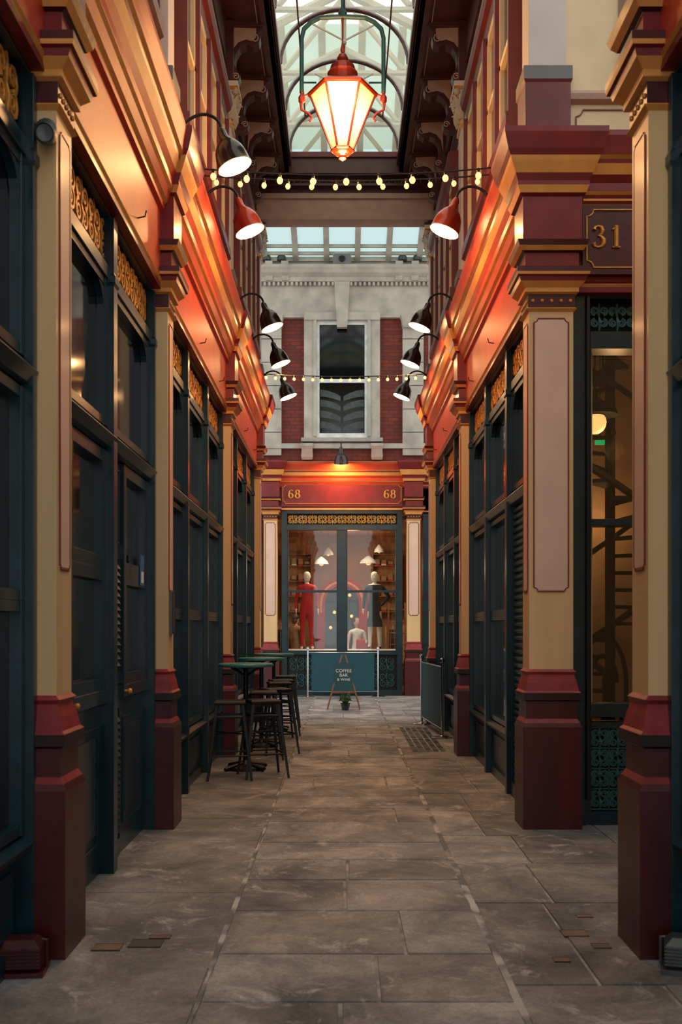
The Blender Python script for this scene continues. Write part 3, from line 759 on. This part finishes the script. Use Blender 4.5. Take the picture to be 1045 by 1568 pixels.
# ------------------------------------------------------------------ figures
def figure(name, loc, J, E, Rr, zones, rotz=0, head='mann', hair=None, skirt=None, scale=1.0):
    root=bpy.data.objects.new(name,None); COL.objects.link(root); root.location=loc; root.rotation_euler=(0,0,rotz); root.scale=(scale,)*3
    me=bpy.data.meshes.new('b'); me.from_pydata(J,E,[]); ob=bpy.data.objects.new('tmpbody',me); COL.objects.link(ob)
    sk=ob.modifiers.new('s','SKIN'); sk.use_smooth_shade=True
    for i,r in enumerate(Rr): me.skin_vertices[0].data[i].radius=(r if isinstance(r,tuple) else (r,r)); 
    me.skin_vertices[0].data[0].use_root=True
    sb=ob.modifiers.new('ss','SUBSURF'); sb.levels=2; sb.render_levels=2
    bpy.context.view_layer.update()
    m2=bpy.data.meshes.new_from_object(ob.evaluated_get(bpy.context.evaluated_depsgraph_get()))
    bpy.data.objects.remove(ob)
    m2.materials.clear(); keys=[]
    for p in m2.polygons:
        k=zones(p.center)
        if k not in keys: keys.append(k); m2.materials.append(M[k])
        p.material_index=keys.index(k); p.use_smooth=True
    b=bpy.data.objects.new('body',m2); COL.objects.link(b); b.parent=root
    mb=MB()
    mb.lathe((0,0,1.52),(0,0,1),[(0.035,0.0),(0.055,0.03),(0.068,0.07),(0.078,0.12),(0.082,0.17),(0.072,0.215),(0.045,0.245),(0.004,0.256)],head,18)
    mb.tube([(0,-0.07,1.675),(0,-0.085,1.65),(0,-0.092,1.632),(0,-0.07,1.622)],[0.006,0.009,0.013,0.006],head,6)
    for sg in (-1,1):
        mb.ball((sg*0.08,0.005,1.645),0.022,head,8,(0.4,0.7,1.2))
        mb.ball((sg*0.03,-0.066,1.665),0.011,'white' if head=='skin' else head,8)
        if head=='skin': mb.ball((sg*0.03,-0.074,1.665),0.006,'black',6)
    mb.tube([(-0.022,-0.062,1.592),(0,-0.07,1.59),(0.022,-0.062,1.592)],0.006,'rose' if head=='skin' else head,5)
    mb.done('head',smooth=True,parent=root)
    if hair:
        mb=MB(); mb.ball((0,0.018,1.69),0.098,hair,16,(0.95,1.0,0.98)); mb.ball((0,0.05,1.62),0.08,hair,12,(1,0.7,1.1)); mb.done('hair',smooth=True,parent=root)
    if skirt:
        mb=MB(); z0,z1,r0,r1,k=skirt
        mb.lathe((0,0,0),(0,0,1),[(r1*0.95,z1),(r1,z1),(r1*1.03,(z0+z1)/2),(r0,z0),(r0*0.96,z0)],k,20); mb.done('skirt',smooth=True,parent=root)
    return root
def body(armL,armR,stance=0.1,chest=0.13):
    J=[(0,0,0.96),(0,0,1.12),(0,0.0,1.30),(0,0.01,1.43),(0,0,1.50),(0,0,1.56)]; R_=[(0.15,0.11),(0.115,0.09),(chest+0.01,0.105),(0.12,0.08),0.045,0.042]
    E=[(0,1),(1,2),(2,3),(3,4),(4,5)]
    for sg in (-1,1):
        i=len(J); J+=[(sg*0.085,0,0.88),(sg*stance,-0.01,0.50),(sg*(stance+0.01),0.02,0.10),(sg*(stance+0.03),-0.12,0.03)]; R_+=[0.095,0.06,0.038,0.032]
        E+=[(0,i),(i,i+1),(i+1,i+2),(i+2,i+3)]
        arm=armL if sg<0 else armR
        i=len(J); J+=[(sg*0.175,0.0,1.42)]+[(sg*a,b,c) for a,b,c in arm]; R_+=[0.06,0.045,0.03,0.028]
        E+=[(3,i),(i,i+1),(i+1,i+2),(i+2,i+3)]
        w=Vector(J[i+2]); h=Vector(J[i+3]); dr=(h-w).normalized(); side=dr.cross(Vector((1,0,0))).normalized() if abs(dr.x)<0.9 else Vector((0,1,0))
        for f in range(4):
            q=len(J); off=side*(f-1.5)*0.019; L=(0.065,0.078,0.072,0.055)[f]
            p1=h+off+dr*0.03; p2=p1+dr*L*0.6+Vector((0,-0.008,0)); J.append(tuple(p1)); J.append(tuple(p2)); R_+=[0.0095,0.008]; E+=[(i+3,q),(q,q+1)]
        q=len(J); J.append(tuple(w+dr*0.03+side*0.045)); R_.append(0.010); E.append((i+3,q))
    return J,E,R_
down=[(0.235,0.02,1.16),(0.25,-0.04,0.93),(0.25,-0.06,0.87)]
hip=[(0.33,0.06,1.2),(0.19,-0.06,1.03),(0.16,-0.09,1.0)]
J,E,R_=body(down,down)
R_[0]=(0.19,0.14); R_[1]=(0.14,0.11)
def z_red(c):
    if c.z>1.50: return 'mann'
    if abs(c.x)>0.2 and c.z<0.93: return 'mann'
    if c.z<0.07: return 'mann'
    return 'red_suit'
figure('mannequin',(-0.80,23.3,1.0),J,E,R_,z_red,0.1)
J,E,R_=body(down,hip)
def z_nav(c):
    if c.z>1.47: return 'mann'
    if abs(c.x)>0.2 and c.z<0.93: return 'mann'
    if c.z<0.07: return 'black'
    if c.z<0.85: return 'mann'
    return 'navy'
figure('mannequin',(0.74,23.3,1.0),J,E,R_,z_nav,-0.1,skirt=(0.52,1.08,0.19,0.14,'navy'))
def z_p(c):
    if c.z>1.51: return 'skin'
    if abs(c.x)>0.2 and c.z<0.95: return 'skin'
    if c.z<0.09: return 'black'
    return 'jeans' if c.z<0.9 else 'hoodie'
J,E,R_=body(down,down)
figure('person',(-1.12,24.7,0.02),J,E,R_,z_p,2.5,head='skin',hair='hair',scale=1.02)
J,E,R_=body(down,[(0.24,0.0,1.17),(0.15,-0.2,1.12),(0.12,-0.26,1.13)])
def z_p2(c):
    k=z_p(c); return 'white' if k=='hoodie' else k
figure('person',(0.36,24.9,0.02),J,E,R_,z_p2,0.3,head='skin',hair='hair',scale=0.97)
mb=MB(); mb.stack(W,0.34,0.56,24.48,24.60,[(0.98,0.01,'red_suit'),(1.0,0,'red_suit'),(1.2,0,'red_suit'),(1.22,0.01,'red_suit')]); mb.tube([(0.39,24.54,1.22),(0.41,24.54,1.3),(0.49,24.54,1.3),(0.51,24.54,1.22)],0.007,'red_suit',5); mb.done('handbag',bevel=0.01)

# ------------------------------------------------------------------ No.31 front facing camera
mb=MB()
mb.prism(F31,ENT,RB+0.3,6.3,'red',[('red' if k=='verm' else k) for k in ENTK])
mb.done('trim_cornice',bevel=0.003)
mb=MB(); mb.box(F31,1.80,3.2,0.05,0.1,4.14,4.66,'dred'); mb.box(F31,1.8,3.25,0.03,0.1,4.68,4.72,'yellow')
mb.notch(F31,1.83,3.1,4.19,4.62,0.045,'gold',0.006,0.05)
mb.digits(F31,'31',1.985,4.42,0.165,0.043,'gold')
s31=mb.done('shop_sign_31')
mb=MB(); D=0.3
for (a,b,z0,z1,dd) in ((1.75,1.85,0,4.02,0.15),(2.75,2.85,0,4.02,0.15),(1.85,6,3.62,3.75,0.18),(1.85,6,4.0,4.06,0.18),(1.85,6,2.28,2.33,0.22),(1.85,6,0.82,0.92,0.18),(1.85,6,0,0.1,0.18),(1.85,6,0.74,0.78,0.2),(1.85,1.9,0.1,3.7,0.2)):
    mb.box(F31,a,b,dd,0.38,z0,z1,'teal')
mb.box(F31,1.85,6,0.33,0.36,0.1,0.74,'black'); mb.box(F31,1.85,6,0.33,0.36,3.75,4.0,'black')
for j in range(4): mb.scrolls(F31,1.90,2.73,0.12+j*0.155,0.27+j*0.155,0.22,'iron',0.009,6)
for j in range(5): mb.tube([F31(1.88,0.22,0.115+j*0.155),F31(2.73,0.22,0.115+j*0.155)],0.008,'iron',4)
for j in range(7): mb.tube([F31(1.90+j*0.1383,0.22,0.11),F31(1.90+j*0.1383,0.22,0.74)],0.008,'iron',4)
mb.scrolls(F31,1.90,2.73,3.77,3.98,0.24,'iron',0.009,6)
mb.box(F31,1.88,6,0.3,0.305,0.92,3.62,'glass')
mb.tube([F31(1.86,0.14,0.2),F31(1.86,0.14,4.0)],0.02,'black',6)
mb.done('shopfront_31',bevel=0.002)
mb=MB()
mb.box(F31,RB+0.3,6.3,0.12,0.35,5.15,8.7,'ucream')
mb.prism(F31,[(0.12,5.44),(0.07,5.46),(0.06,5.5),(0.08,5.53),(0.12,5.54)],RB+0.36,6.3,'beam')
mb.notch(F31,RB+0.42,2.6,5.22,5.4,0.115,'brown2',0.007,0.05)
mb.box(F31,2.12,3.0,0.06,0.12,5.78,7.2,'brown2'); mb.box(F31,2.17,2.95,0.05,0.06,5.84,7.14,'ucream'); mb.notch(F31,2.2,2.9,5.88,7.1,0.045,'black',0.008,0.06)
mb.done('wall_31_upper',bevel=0.003)
# room behind
mb=MB()
mb.box(W,1.95,6.3,11.5,11.6,0,4.6,'dwall'); mb.box(W,6.2,6.3,7.99,11.6,0,4.6,'dwall'); mb.box(W,1.95,6.3,7.99,11.5,0.0,0.03,'shopf')
mb.done('wall_cafe_interior')
mb=MB()
P=(2.20,8.9,3.28); mb.tube([(P[0],P[1],4.6),(P[0],P[1],3.45)],0.008,'sil',5); mb.ball(P,0.10,'globe',16); mb.lathe((P[0],P[1],3.36),(0,0,1),[(0.2,-0.02),(0.17,0.05),(0.05,0.12),(0.02,0.16)],'sil',16)
pl=mb.done('pendant_lamp',smooth=True); light('cafe_light','POINT',(2.4,9.0,3.05),14,WARM,pl,0.08); light('cafe_light','POINT',(2.75,11.0,2.7),16,WARM,pl,0.08)  # second point has no fitting, extra light for the back wall
mb=MB()
# cast-iron spiral staircase
sx_,sy_=2.62,10.0; RS=0.62
mb.tube([(sx_,sy_,0.03),(sx_,sy_,4.4)],0.05,'sil',10)
hr=[];st=[]
for q in range(26):
    a=math.radians(250)-q*math.radians(22); z=0.2+q*0.165
    if z>4.3: break
    c0=(math.cos(a),math.sin(a)); c1=(math.cos(a-0.42),math.sin(a-0.42))
    i=len(mb.v)
    for zz in (z,z+0.035):
        for (r_,c_) in ((0.05,c0),(RS,c0),(RS,c1),(0.05,c1)): mb.v.append(Vector((sx_+r_*c_[0],sy_+r_*c_[1],zz)))
    for qd in ((0,1,2,3),(4,5,6,7),(0,1,5,4),(1,2,6,5),(2,3,7,6),(3,0,4,7)): mb.f.append(tuple(i+k_ for k_ in qd)); mb.m.append(mb.mi('sil'))
    e=Vector((sx_+RS*c0[0],sy_+RS*c0[1],z)); mb.tube([e,e+Vector((0,0,0.9))],0.014,'sil',5); mb.ball(e+Vector((0,0,0.45)),0.03,'sil',6)
    hr.append(e+Vector((0,0,0.9))); st.append(e)
mb.tube(hr,0.03,'sil',6); mb.tube(st,0.035,'sil',5)
mb.done('spiral_staircase')
mb=MB()
for cx in (2.15,2.6,3.05):
    cy=8.6
    for sx in (-0.18,0.18):
        for sy in (-0.18,0.18): mb.tube([(cx+sx,cy+sy,0.03),(cx+sx*0.85,cy+sy*0.85,0.76)],0.016,'sil',5)
    mb.lathe((cx,cy,0.76),(0,0,1),[(0.2,0),(0.2,0.03),(0.17,0.04)],'sil',14)
    for rr in (0.19,0.11):
        mb.tube([(cx+rr*math.cos(math.pi*q/12),cy-0.17,1.05+rr*2.0*math.sin(math.pi*q/12)) for q in range(13)],0.02,'sil',5)
    for sx in (-0.19,0.19): mb.tube([(cx+sx,cy-0.17,0.78),(cx+sx,cy-0.17,1.06)],0.02,'sil',5)
mb.done('bentwood_bar_chairs')
mb=MB(); mb.box(W,2.70,2.80,10.9,10.93,3.45,3.50,'exit'); mb.tube([(2.75,10.91,3.50),(2.75,10.91,4.6)],0.008,'black',4); mb.done('exit_sign')

# side alley closing wall on the right
mb=MB(); mb.box(W,6.3,6.5,-3,7.6,0,6,'ucream'); mb.box(W,1.8,6.3,4.9,5.0,0,6,'ucream'); mb.done('wall_alley')

# ------------------------------------------------------------------ lamps
def gooseneck(F,u,z,shade,power,r=0.135,reach=-0.285,name='gooseneck_lamp',tilt=-0.38):
    mb=MB()
    mb.lathe(F(u,0.04,z),F(u,-1,z)-F(u,0,z),[(0.05,-0.06),(0.05,0.0),(0.035,0.02)],'black',12)
    pts=[]
    for t in range(15):
        q=t/14; an=math.pi*q
        d=0.03+(reach-0.03)*(0.5-0.5*math.cos(an)) ; zz=z+0.17*math.sin(an*0.92)-0.02*q
        pts.append(F(u,d,zz))
    mb.tube(pts,0.013,'black',7)
    end=pts[-1]; ax=(F(u,reach+tilt,z-1)-F(u,reach,z)).normalized()
    L=r/0.135
    prof=[(0.02,-0.03),(0.035,0.0),(0.038,0.05),(0.045,0.06),(0.05,0.075),(0.085,0.11),(0.115,0.16),(0.13,0.22),(0.138,0.285),(0.145,0.30)]
    mb.lathe(end,ax,[(a*L,b*L) for a,b in prof],shade,24,cap=False)
    mb.lathe(end,ax,[(a*L*0.96,b*L+0.003,'inner') for a,b in prof[3:]],'inner',24,cap=False)
    bc=end+ax*0.2*L
    mb.ball(bc,0.045*L,'bulb',10)
    ob=mb.done(name,smooth=True,recalc=False)
    light('bulb_light','POINT',bc+ax*0.075,power,WARM,ob,0.035)
    return ob
gooseneck(FL,8.2,5.45,'dshade',20)
for u,s in ((9.54,'copper'),(12.6,'dshade'),(14.35,'dshade'),(16.4,'dshade')):
    gooseneck(FL,u,5.45,s,25)
for u,s in ((9.54,'copper'),(12.6,'dshade'),(14.35,'dshade'),(16.4,'dshade')):
    gooseneck(FR,u,5.45,s,25)
gooseneck(FF,-0.02,5.36,'dshade',60,r=0.15,reach=-0.42,tilt=0.28)

# lantern
mb=MB(); LX,LY=0.005,9.0; n=6; rot=0.0
def ring(r,z): return [Vector((LX+r*math.cos(rot+2*math.pi*q/n),LY+r*math.sin(rot+2*math.pi*q/n),z)) for q in range(n)]
def lglass():
    m=bpy.data.materials.new('lantern_glass'); m.use_nodes=True; nt=m.node_tree; b=nt.nodes['Principled BSDF']
    b.inputs['Base Color'].default_value=(1,0.8,0.5,1); b.inputs['Roughness'].default_value=0.3
    # bulb glow painted on the glass, brightest nearest the lantern's centre
    tc=nt.nodes.new('ShaderNodeTexCoord'); vm=nt.nodes.new('ShaderNodeVectorMath'); vm.operation='DISTANCE'; vm.inputs[1].default_value=(LX,LY,6.0)
    nt.links.new(tc.outputs['Object'],vm.inputs[0])
    r=nt.nodes.new('ShaderNodeValToRGB'); r.color_ramp.elements[0].position=0.15; r.color_ramp.elements[0].color=(1,0.66,0.28,1)
    r.color_ramp.elements[1].position=0.34; r.color_ramp.elements[1].color=(1,0.38,0.08,1)
    nt.links.new(vm.outputs['Value'],r.inputs['Fac']); nt.links.new(r.outputs['Color'],b.inputs['Emission Color'])
    mr=nt.nodes.new('ShaderNodeMapRange'); mr.inputs[1].default_value=0.17; mr.inputs[2].default_value=0.34; mr.inputs[3].default_value=3.4; mr.inputs[4].default_value=1.1
    nt.links.new(vm.outputs['Value'],mr.inputs[0]); nt.links.new(mr.outputs[0],b.inputs['Emission Strength'])
    return m
M['lglass']=lglass()
T=ring(0.285,6.18); Bm=ring(0.09,5.70)
for q in range(n):
    mb.face([T[q],T[(q+1)%n],Bm[(q+1)%n],Bm[q]],'lglass')
    mb.tube([T[q]*1.0,Bm[q]],0.012,'sconce',5)
mb.tube(ring(0.295,6.185),0.02,'sconce',6,closed=True); mb.tube(ring(0.095,5.69),0.014,'sconce',6,closed=True)
mb.lathe((LX,LY,0),(0,0,1),[(0.10,5.69),(0.07,5.665),(0.05,5.655),(0.03,5.64),(0.035,5.62),(0.004,5.60)],'sconce',12)
mb.lathe((LX,LY,0),(0,0,1),[(0.315,6.18),(0.29,6.21),(0.22,6.25),(0.15,6.275)],'sconce',6,rot=rot)
mb.lathe((LX,LY,0),(0,0,1),[(0.15,6.27),(0.13,6.29),(0.12,6.35),(0.135,6.365),(0.12,6.38),(0.105,6.43),(0.06,6.46),(0.035,6.475),(0.05,6.50),(0.035,6.53),(0.015,6.55),(0.02,6.58),(0.006,6.64),(0.008,6.8),(0.012,6.86)],'sconce',20)
for sg in (-1,1):
    x=LX+sg*0.35
    mb.tube([(LX+sg*0.29,LY,6.19),(x-sg*0.01,LY,6.17),(x+sg*0.02,LY,6.12),(x+sg*0.01,LY,6.05),(x-sg*0.05,LY,6.02),(x-sg*0.08,LY,5.98),(x-sg*0.06,LY,5.95)],0.012,'sconce',6)
    mb.lathe((x+sg*0.01,LY,6.1),(0,0,1),[(0.01,0),(0.028,0.02),(0.03,0.06),(0.012,0.09),(0.02,0.11),(0.008,0.15)],'sconce',10)
    mb.tube([(x+sg*0.01,LY,6.2),(x+sg*0.01,LY,6.68),(x-sg*0.01,LY,6.76),(x-sg*0.07,LY,6.82),(x-sg*0.15,LY,6.86),(LX,LY,6.87)],0.02,'iron',8)
    mb.tube([(x-sg*0.12,LY,6.29),(x+sg*0.01,LY,6.29)],0.008,'iron',5)
mb.tube([(LX,LY,6.87),(LX,LY,9.7)],0.014,'iron',6); mb.ball((LX,LY,6.9),0.04,'iron',8)
lan=mb.done('hanging_lantern')
LC=(1,0.52,0.21)
light('lantern_light','POINT',(LX,LY,5.5),70,LC,lan,0.12)
light('lantern_light','POINT',(LX,LY-0.42,6.0),40,LC,lan,0.12)
light('lantern_light','POINT',(LX,LY+0.45,6.0),40,LC,lan,0.12)

# string lights
def string(name,strands):
    mb=MB()
    for (p0,p1,sag,n,r) in strands:
        p0,p1=Vector(p0),Vector(p1)
        f=lambda q: p0.lerp(p1,q)+Vector((0,0,-4*sag*q*(1-q)))
        mb.tube([f(i/30) for i in range(31)],0.007,'black',5)
        for i in range(n):
            q=(i+0.5)/n; c=f(q)
            mb.lathe(c+Vector((0,0,0.0)),(0,0,-1),[(0.010,-0.006),(0.013,0.02),(0.011,0.035)],'black',8)
            mb.ball(c+Vector((0,0,-0.035-r*0.8)),r,'fairy',10,(1,1,1.15))
    return mb.done(name,smooth=True)
string('string_lights',[((-1.17,8.7,5.34),(1.26,8.75,5.37),0.05,12,0.022),((-1.2,8.45,5.29),(1.27,8.5,5.32),0.06,9,0.026)])
string('string_lights',[((-1.15,14.6,5.12),(1.25,14.6,5.12),0.04,18,0.022)])

# ------------------------------------------------------------------ furniture
def table(x,y):
    mb=MB()
    mb.lathe((x,y,0),(0,0,1),[(0.27,1.085,'tealtop'),(0.29,1.09,'tealtop'),(0.295,1.11,'tealtop'),(0.285,1.122,'tealtop'),(0.0,1.124,'tealtop')],'tealtop',32)
    mb.lathe((x,y,0),(0,0,1),[(0.06,1.07),(0.06,1.085),(0.025,1.05),(0.028,0.1),(0.06,0.06),(0.2,0.03),(0.22,0.0)],'black',20,cap=False)
    for q in range(4):
        a=math.pi/4+q*math.pi/2
        mb.tube([(x+0.03*math.cos(a),y+0.03*math.sin(a),1.0),(x+0.2*math.cos(a),y+0.2*math.sin(a),1.08)],0.012,'black',5)
        mb.tube([(x,y,0.07),(x+0.28*math.cos(a),y+0.28*math.sin(a),0.02)],0.022,'black',6)
    mb.done('bar_table')
def stool(x,y,rz=0.0):
    mb=MB(); c,s_=math.cos(rz),math.sin(rz)
    G=lambda a,b,z: Vector((x+a*c-b*s_,y+a*s_+b*c,z))
    mb.stack(G,-0.155,0.155,-0.155,0.155,[(0.735,0.012,'black'),(0.745,0,'black'),(0.765,0.0,'black'),(0.775,0.012,'black')])
    L=lambda sx,sy,z: G(sx*(0.125+0.09*(0.75-z)/0.75),sy*(0.125+0.09*(0.75-z)/0.75),z)
    for sx in (-1,1):
        for sy in (-1,1): mb.tube([L(sx,sy,0.75),L(sx,sy,0.4),L(sx,sy,0.0)],[0.024,0.02,0.016],'black',4)
    for z in (0.24,0.62):
        P=[L(-1,-1,z),L(1,-1,z),L(1,1,z),L(-1,1,z)]; mb.tube(P,0.012 if z<0.5 else 0.018,'black',4,closed=True)
    mb.tube([L(-1,-1,0.45),L(1,1,0.45)],0.008,'black',4); mb.tube([L(1,-1,0.45),L(-1,1,0.45)],0.008,'black',4)
    mb.done('bar_stool',bevel=0.003)
for x,y in ((-1.02,10.85),(-1.02,12.95),(-1.0,15.0)): table(x,y)
for x,y,r in ((-1.12,10.22,0.1),(-0.80,10.35,0.3),(-0.9,11.75,0.1),(-0.80,12.25,0.5),(-0.84,13.7,0.2),(-0.86,15.5,0.1),(-0.85,14.3,0.3)): stool(x,y,r)

def barrier(p0,p1,name='barrier_banner',txt=None,h=1.02):
    mb=MB(); p0,p1=Vector(p0),Vector(p1); dr=(p1-p0); L=dr.length; dr.normalize(); nm=Vector((dr.y,-dr.x,0))
    for p in (p0,p1):
        mb.lathe(p,(0,0,1),[(0.15,0),(0.15,0.012),(0.12,0.02),(0.03,0.03),(0.018,0.04),(0.018,h),(0.03,h+0.01),(0.03,h+0.05),(0.01,h+0.07)],'chrome',18)
    G=lambda u,d,z: p0+dr*u+nm*d+Vector((0,0,z))
    mb.tube([G(0,0,h-0.06),G(L,0,h-0.06)],0.012,'chrome',6); mb.tube([G(0,0,0.12),G(L,0,0.12)],0.01,'chrome',6)
    mb.box(G,0.08,L-0.08,-0.006,0.006,0.1,h-0.05,'teal2')
    return mb.done(name)
br=barrier((-0.74,22.15,0),(0.78,22.15,0))
barrier((1.36,13.9,0),(1.24,15.9,0))
mb=MB(); AX,AY=0.03,19.0
for sy in (-1,1):
    for sx in (-1,1):
        mb.tube([(AX+sx*0.03,AY,0.99),(AX+sx*0.30,AY+sy*0.22,0.0)],0.015,'wood',5)
    mb.tube([(AX-0.2,AY+sy*0.15,0.3),(AX+0.2,AY+sy*0.15,0.3)],0.012,'wood',5)
mb.face([(AX-0.19,AY-0.155,0.34),(AX+0.19,AY-0.155,0.34),(AX+0.19,AY-0.05,0.84),(AX-0.19,AY-0.05,0.84)],'teal2')
mb.face([(AX-0.19,AY+0.155,0.34),(AX+0.19,AY+0.155,0.34),(AX+0.19,AY+0.05,0.84),(AX-0.19,AY+0.05,0.84)],'teal2')
asn=mb.done('a_frame_sign')
tl=math.atan2(0.105,0.5)
for i,(t,z,s_) in enumerate((('COFFEE',0.70,0.085),('BAR',0.62,0.085),('& WINE',0.54,0.07))):
    text(t,s_,(AX,AY-0.165+(z-0.34)*0.21,z),(math.pi/2-tl,0,0),'white','lettering_%d'%(i+1),asn,0.002,0.0)
mb=MB(); px,py=0.06,18.6
mb.lathe((px,py,0),(0,0,1),[(0.06,0),(0.085,0.12),(0.09,0.13),(0.08,0.13),(0.07,0.11)],'pot',16)
for q in range(160):
    a=random.uniform(0,6.28); b=random.uniform(-0.3,1.4); r=0.1*random.uniform(0.8,1.1)
    c=Vector((px+r*math.cos(a)*math.cos(b),py+r*math.sin(a)*math.cos(b),0.2+r*math.sin(b)))
    d=Vector((random.uniform(-1,1),random.uniform(-1,1),random.uniform(0,1))).normalized()*0.03; e=d.cross(Vector((random.random(),random.random(),1))).normalized()*0.012
    mb.face([c-d*0.5,c+e,c+d,c-e],'leaf')
mb.ball((px,py,0.2),0.08,'leaf',10)
mb.done('potted_plant')

def flood(x,y,k,name,rz):
    mb=MB(); c,s_=math.cos(rz),math.sin(rz)
    G=lambda a,b,z: Vector((x+a*c-b*s_,y+a*s_+b*c,z))
    mb.stack(G,-0.09,0.09,-0.07,0.08,[(0.02,0.015,k),(0.035,0,k),(0.12,0,k),(0.15,0.03,k)])
    for q in range(6): mb.box(G,-0.095,0.095,-0.078,0.085,0.035+q*0.015,0.043+q*0.015,k)
    mb.box(G,-0.11,0.11,-0.09,0.09,0.0,0.02,k); mb.tube([G(-0.11,0,0.02),G(-0.11,0,0.14),G(-0.09,0,0.14)],0.008,k,5); mb.tube([G(0.11,0,0.02),G(0.11,0,0.14),G(0.09,0,0.14)],0.008,k,5)
    mb.done(name,bevel=0.004)
flood(-1.40,4.46,'dred','floor_uplighter',0.1); flood(1.51,4.48,'grey','floor_uplighter',-0.3)
mb=MB(); mb.lathe((-1.345,4.66,3.76),(0,-1,0),[(0.05,0),(0.05,0.02),(0.03,0.03)],'grey',14); mb.lathe((-1.335,4.64,3.73),(0.15,-1,-0.35),[(0.042,0),(0.045,0.02),(0.045,0.11),(0.04,0.12),(0.035,0.105),(0.0,0.1)],'grey',16); mb.done('cctv_camera',smooth=True)
mb=MB(); mb.box(FL,7.30,7.42,0.186,0.192,1.80,2.02,'blue'); mb.box(FL,7.32,7.40,0.184,0.187,1.82,1.9,'white'); mb.done('door_notice')
mb=MB(); mb.box(FL,7.72,7.86,0.03,0.054,1.45,1.78,'grey'); mb.notch(FL,7.73,7.85,1.46,1.77,0.03,'black',0.003,0.01); mb.done('junction_box',bevel=0.004)

# ------------------------------------------------------------------ world + camera
w=bpy.data.worlds.new('World'); scene.world=w; w.use_nodes=True
nt=w.node_tree; bg=nt.nodes['Background']
bg.inputs['Color'].default_value=(0.90,0.94,0.94,1); bg.inputs['Strength'].default_value=1.7
scene.view_settings.view_transform='Standard'
cam=bpy.data.cameras.new('camera'); co=bpy.data.objects.new('camera',cam); COL.objects.link(co); scene.camera=co
co.location=(0,0,1.5); co.rotation_euler=(math.pi/2,0,0)
cam.sensor_fit='VERTICAL'; cam.sensor_height=36; cam.lens=36; cam.shift_y=177/1568; cam.shift_x=-0.001
cam.clip_end=200
cam.dof.use_dof=True; cam.dof.focus_distance=14; cam.dof.aperture_fstop=4.0
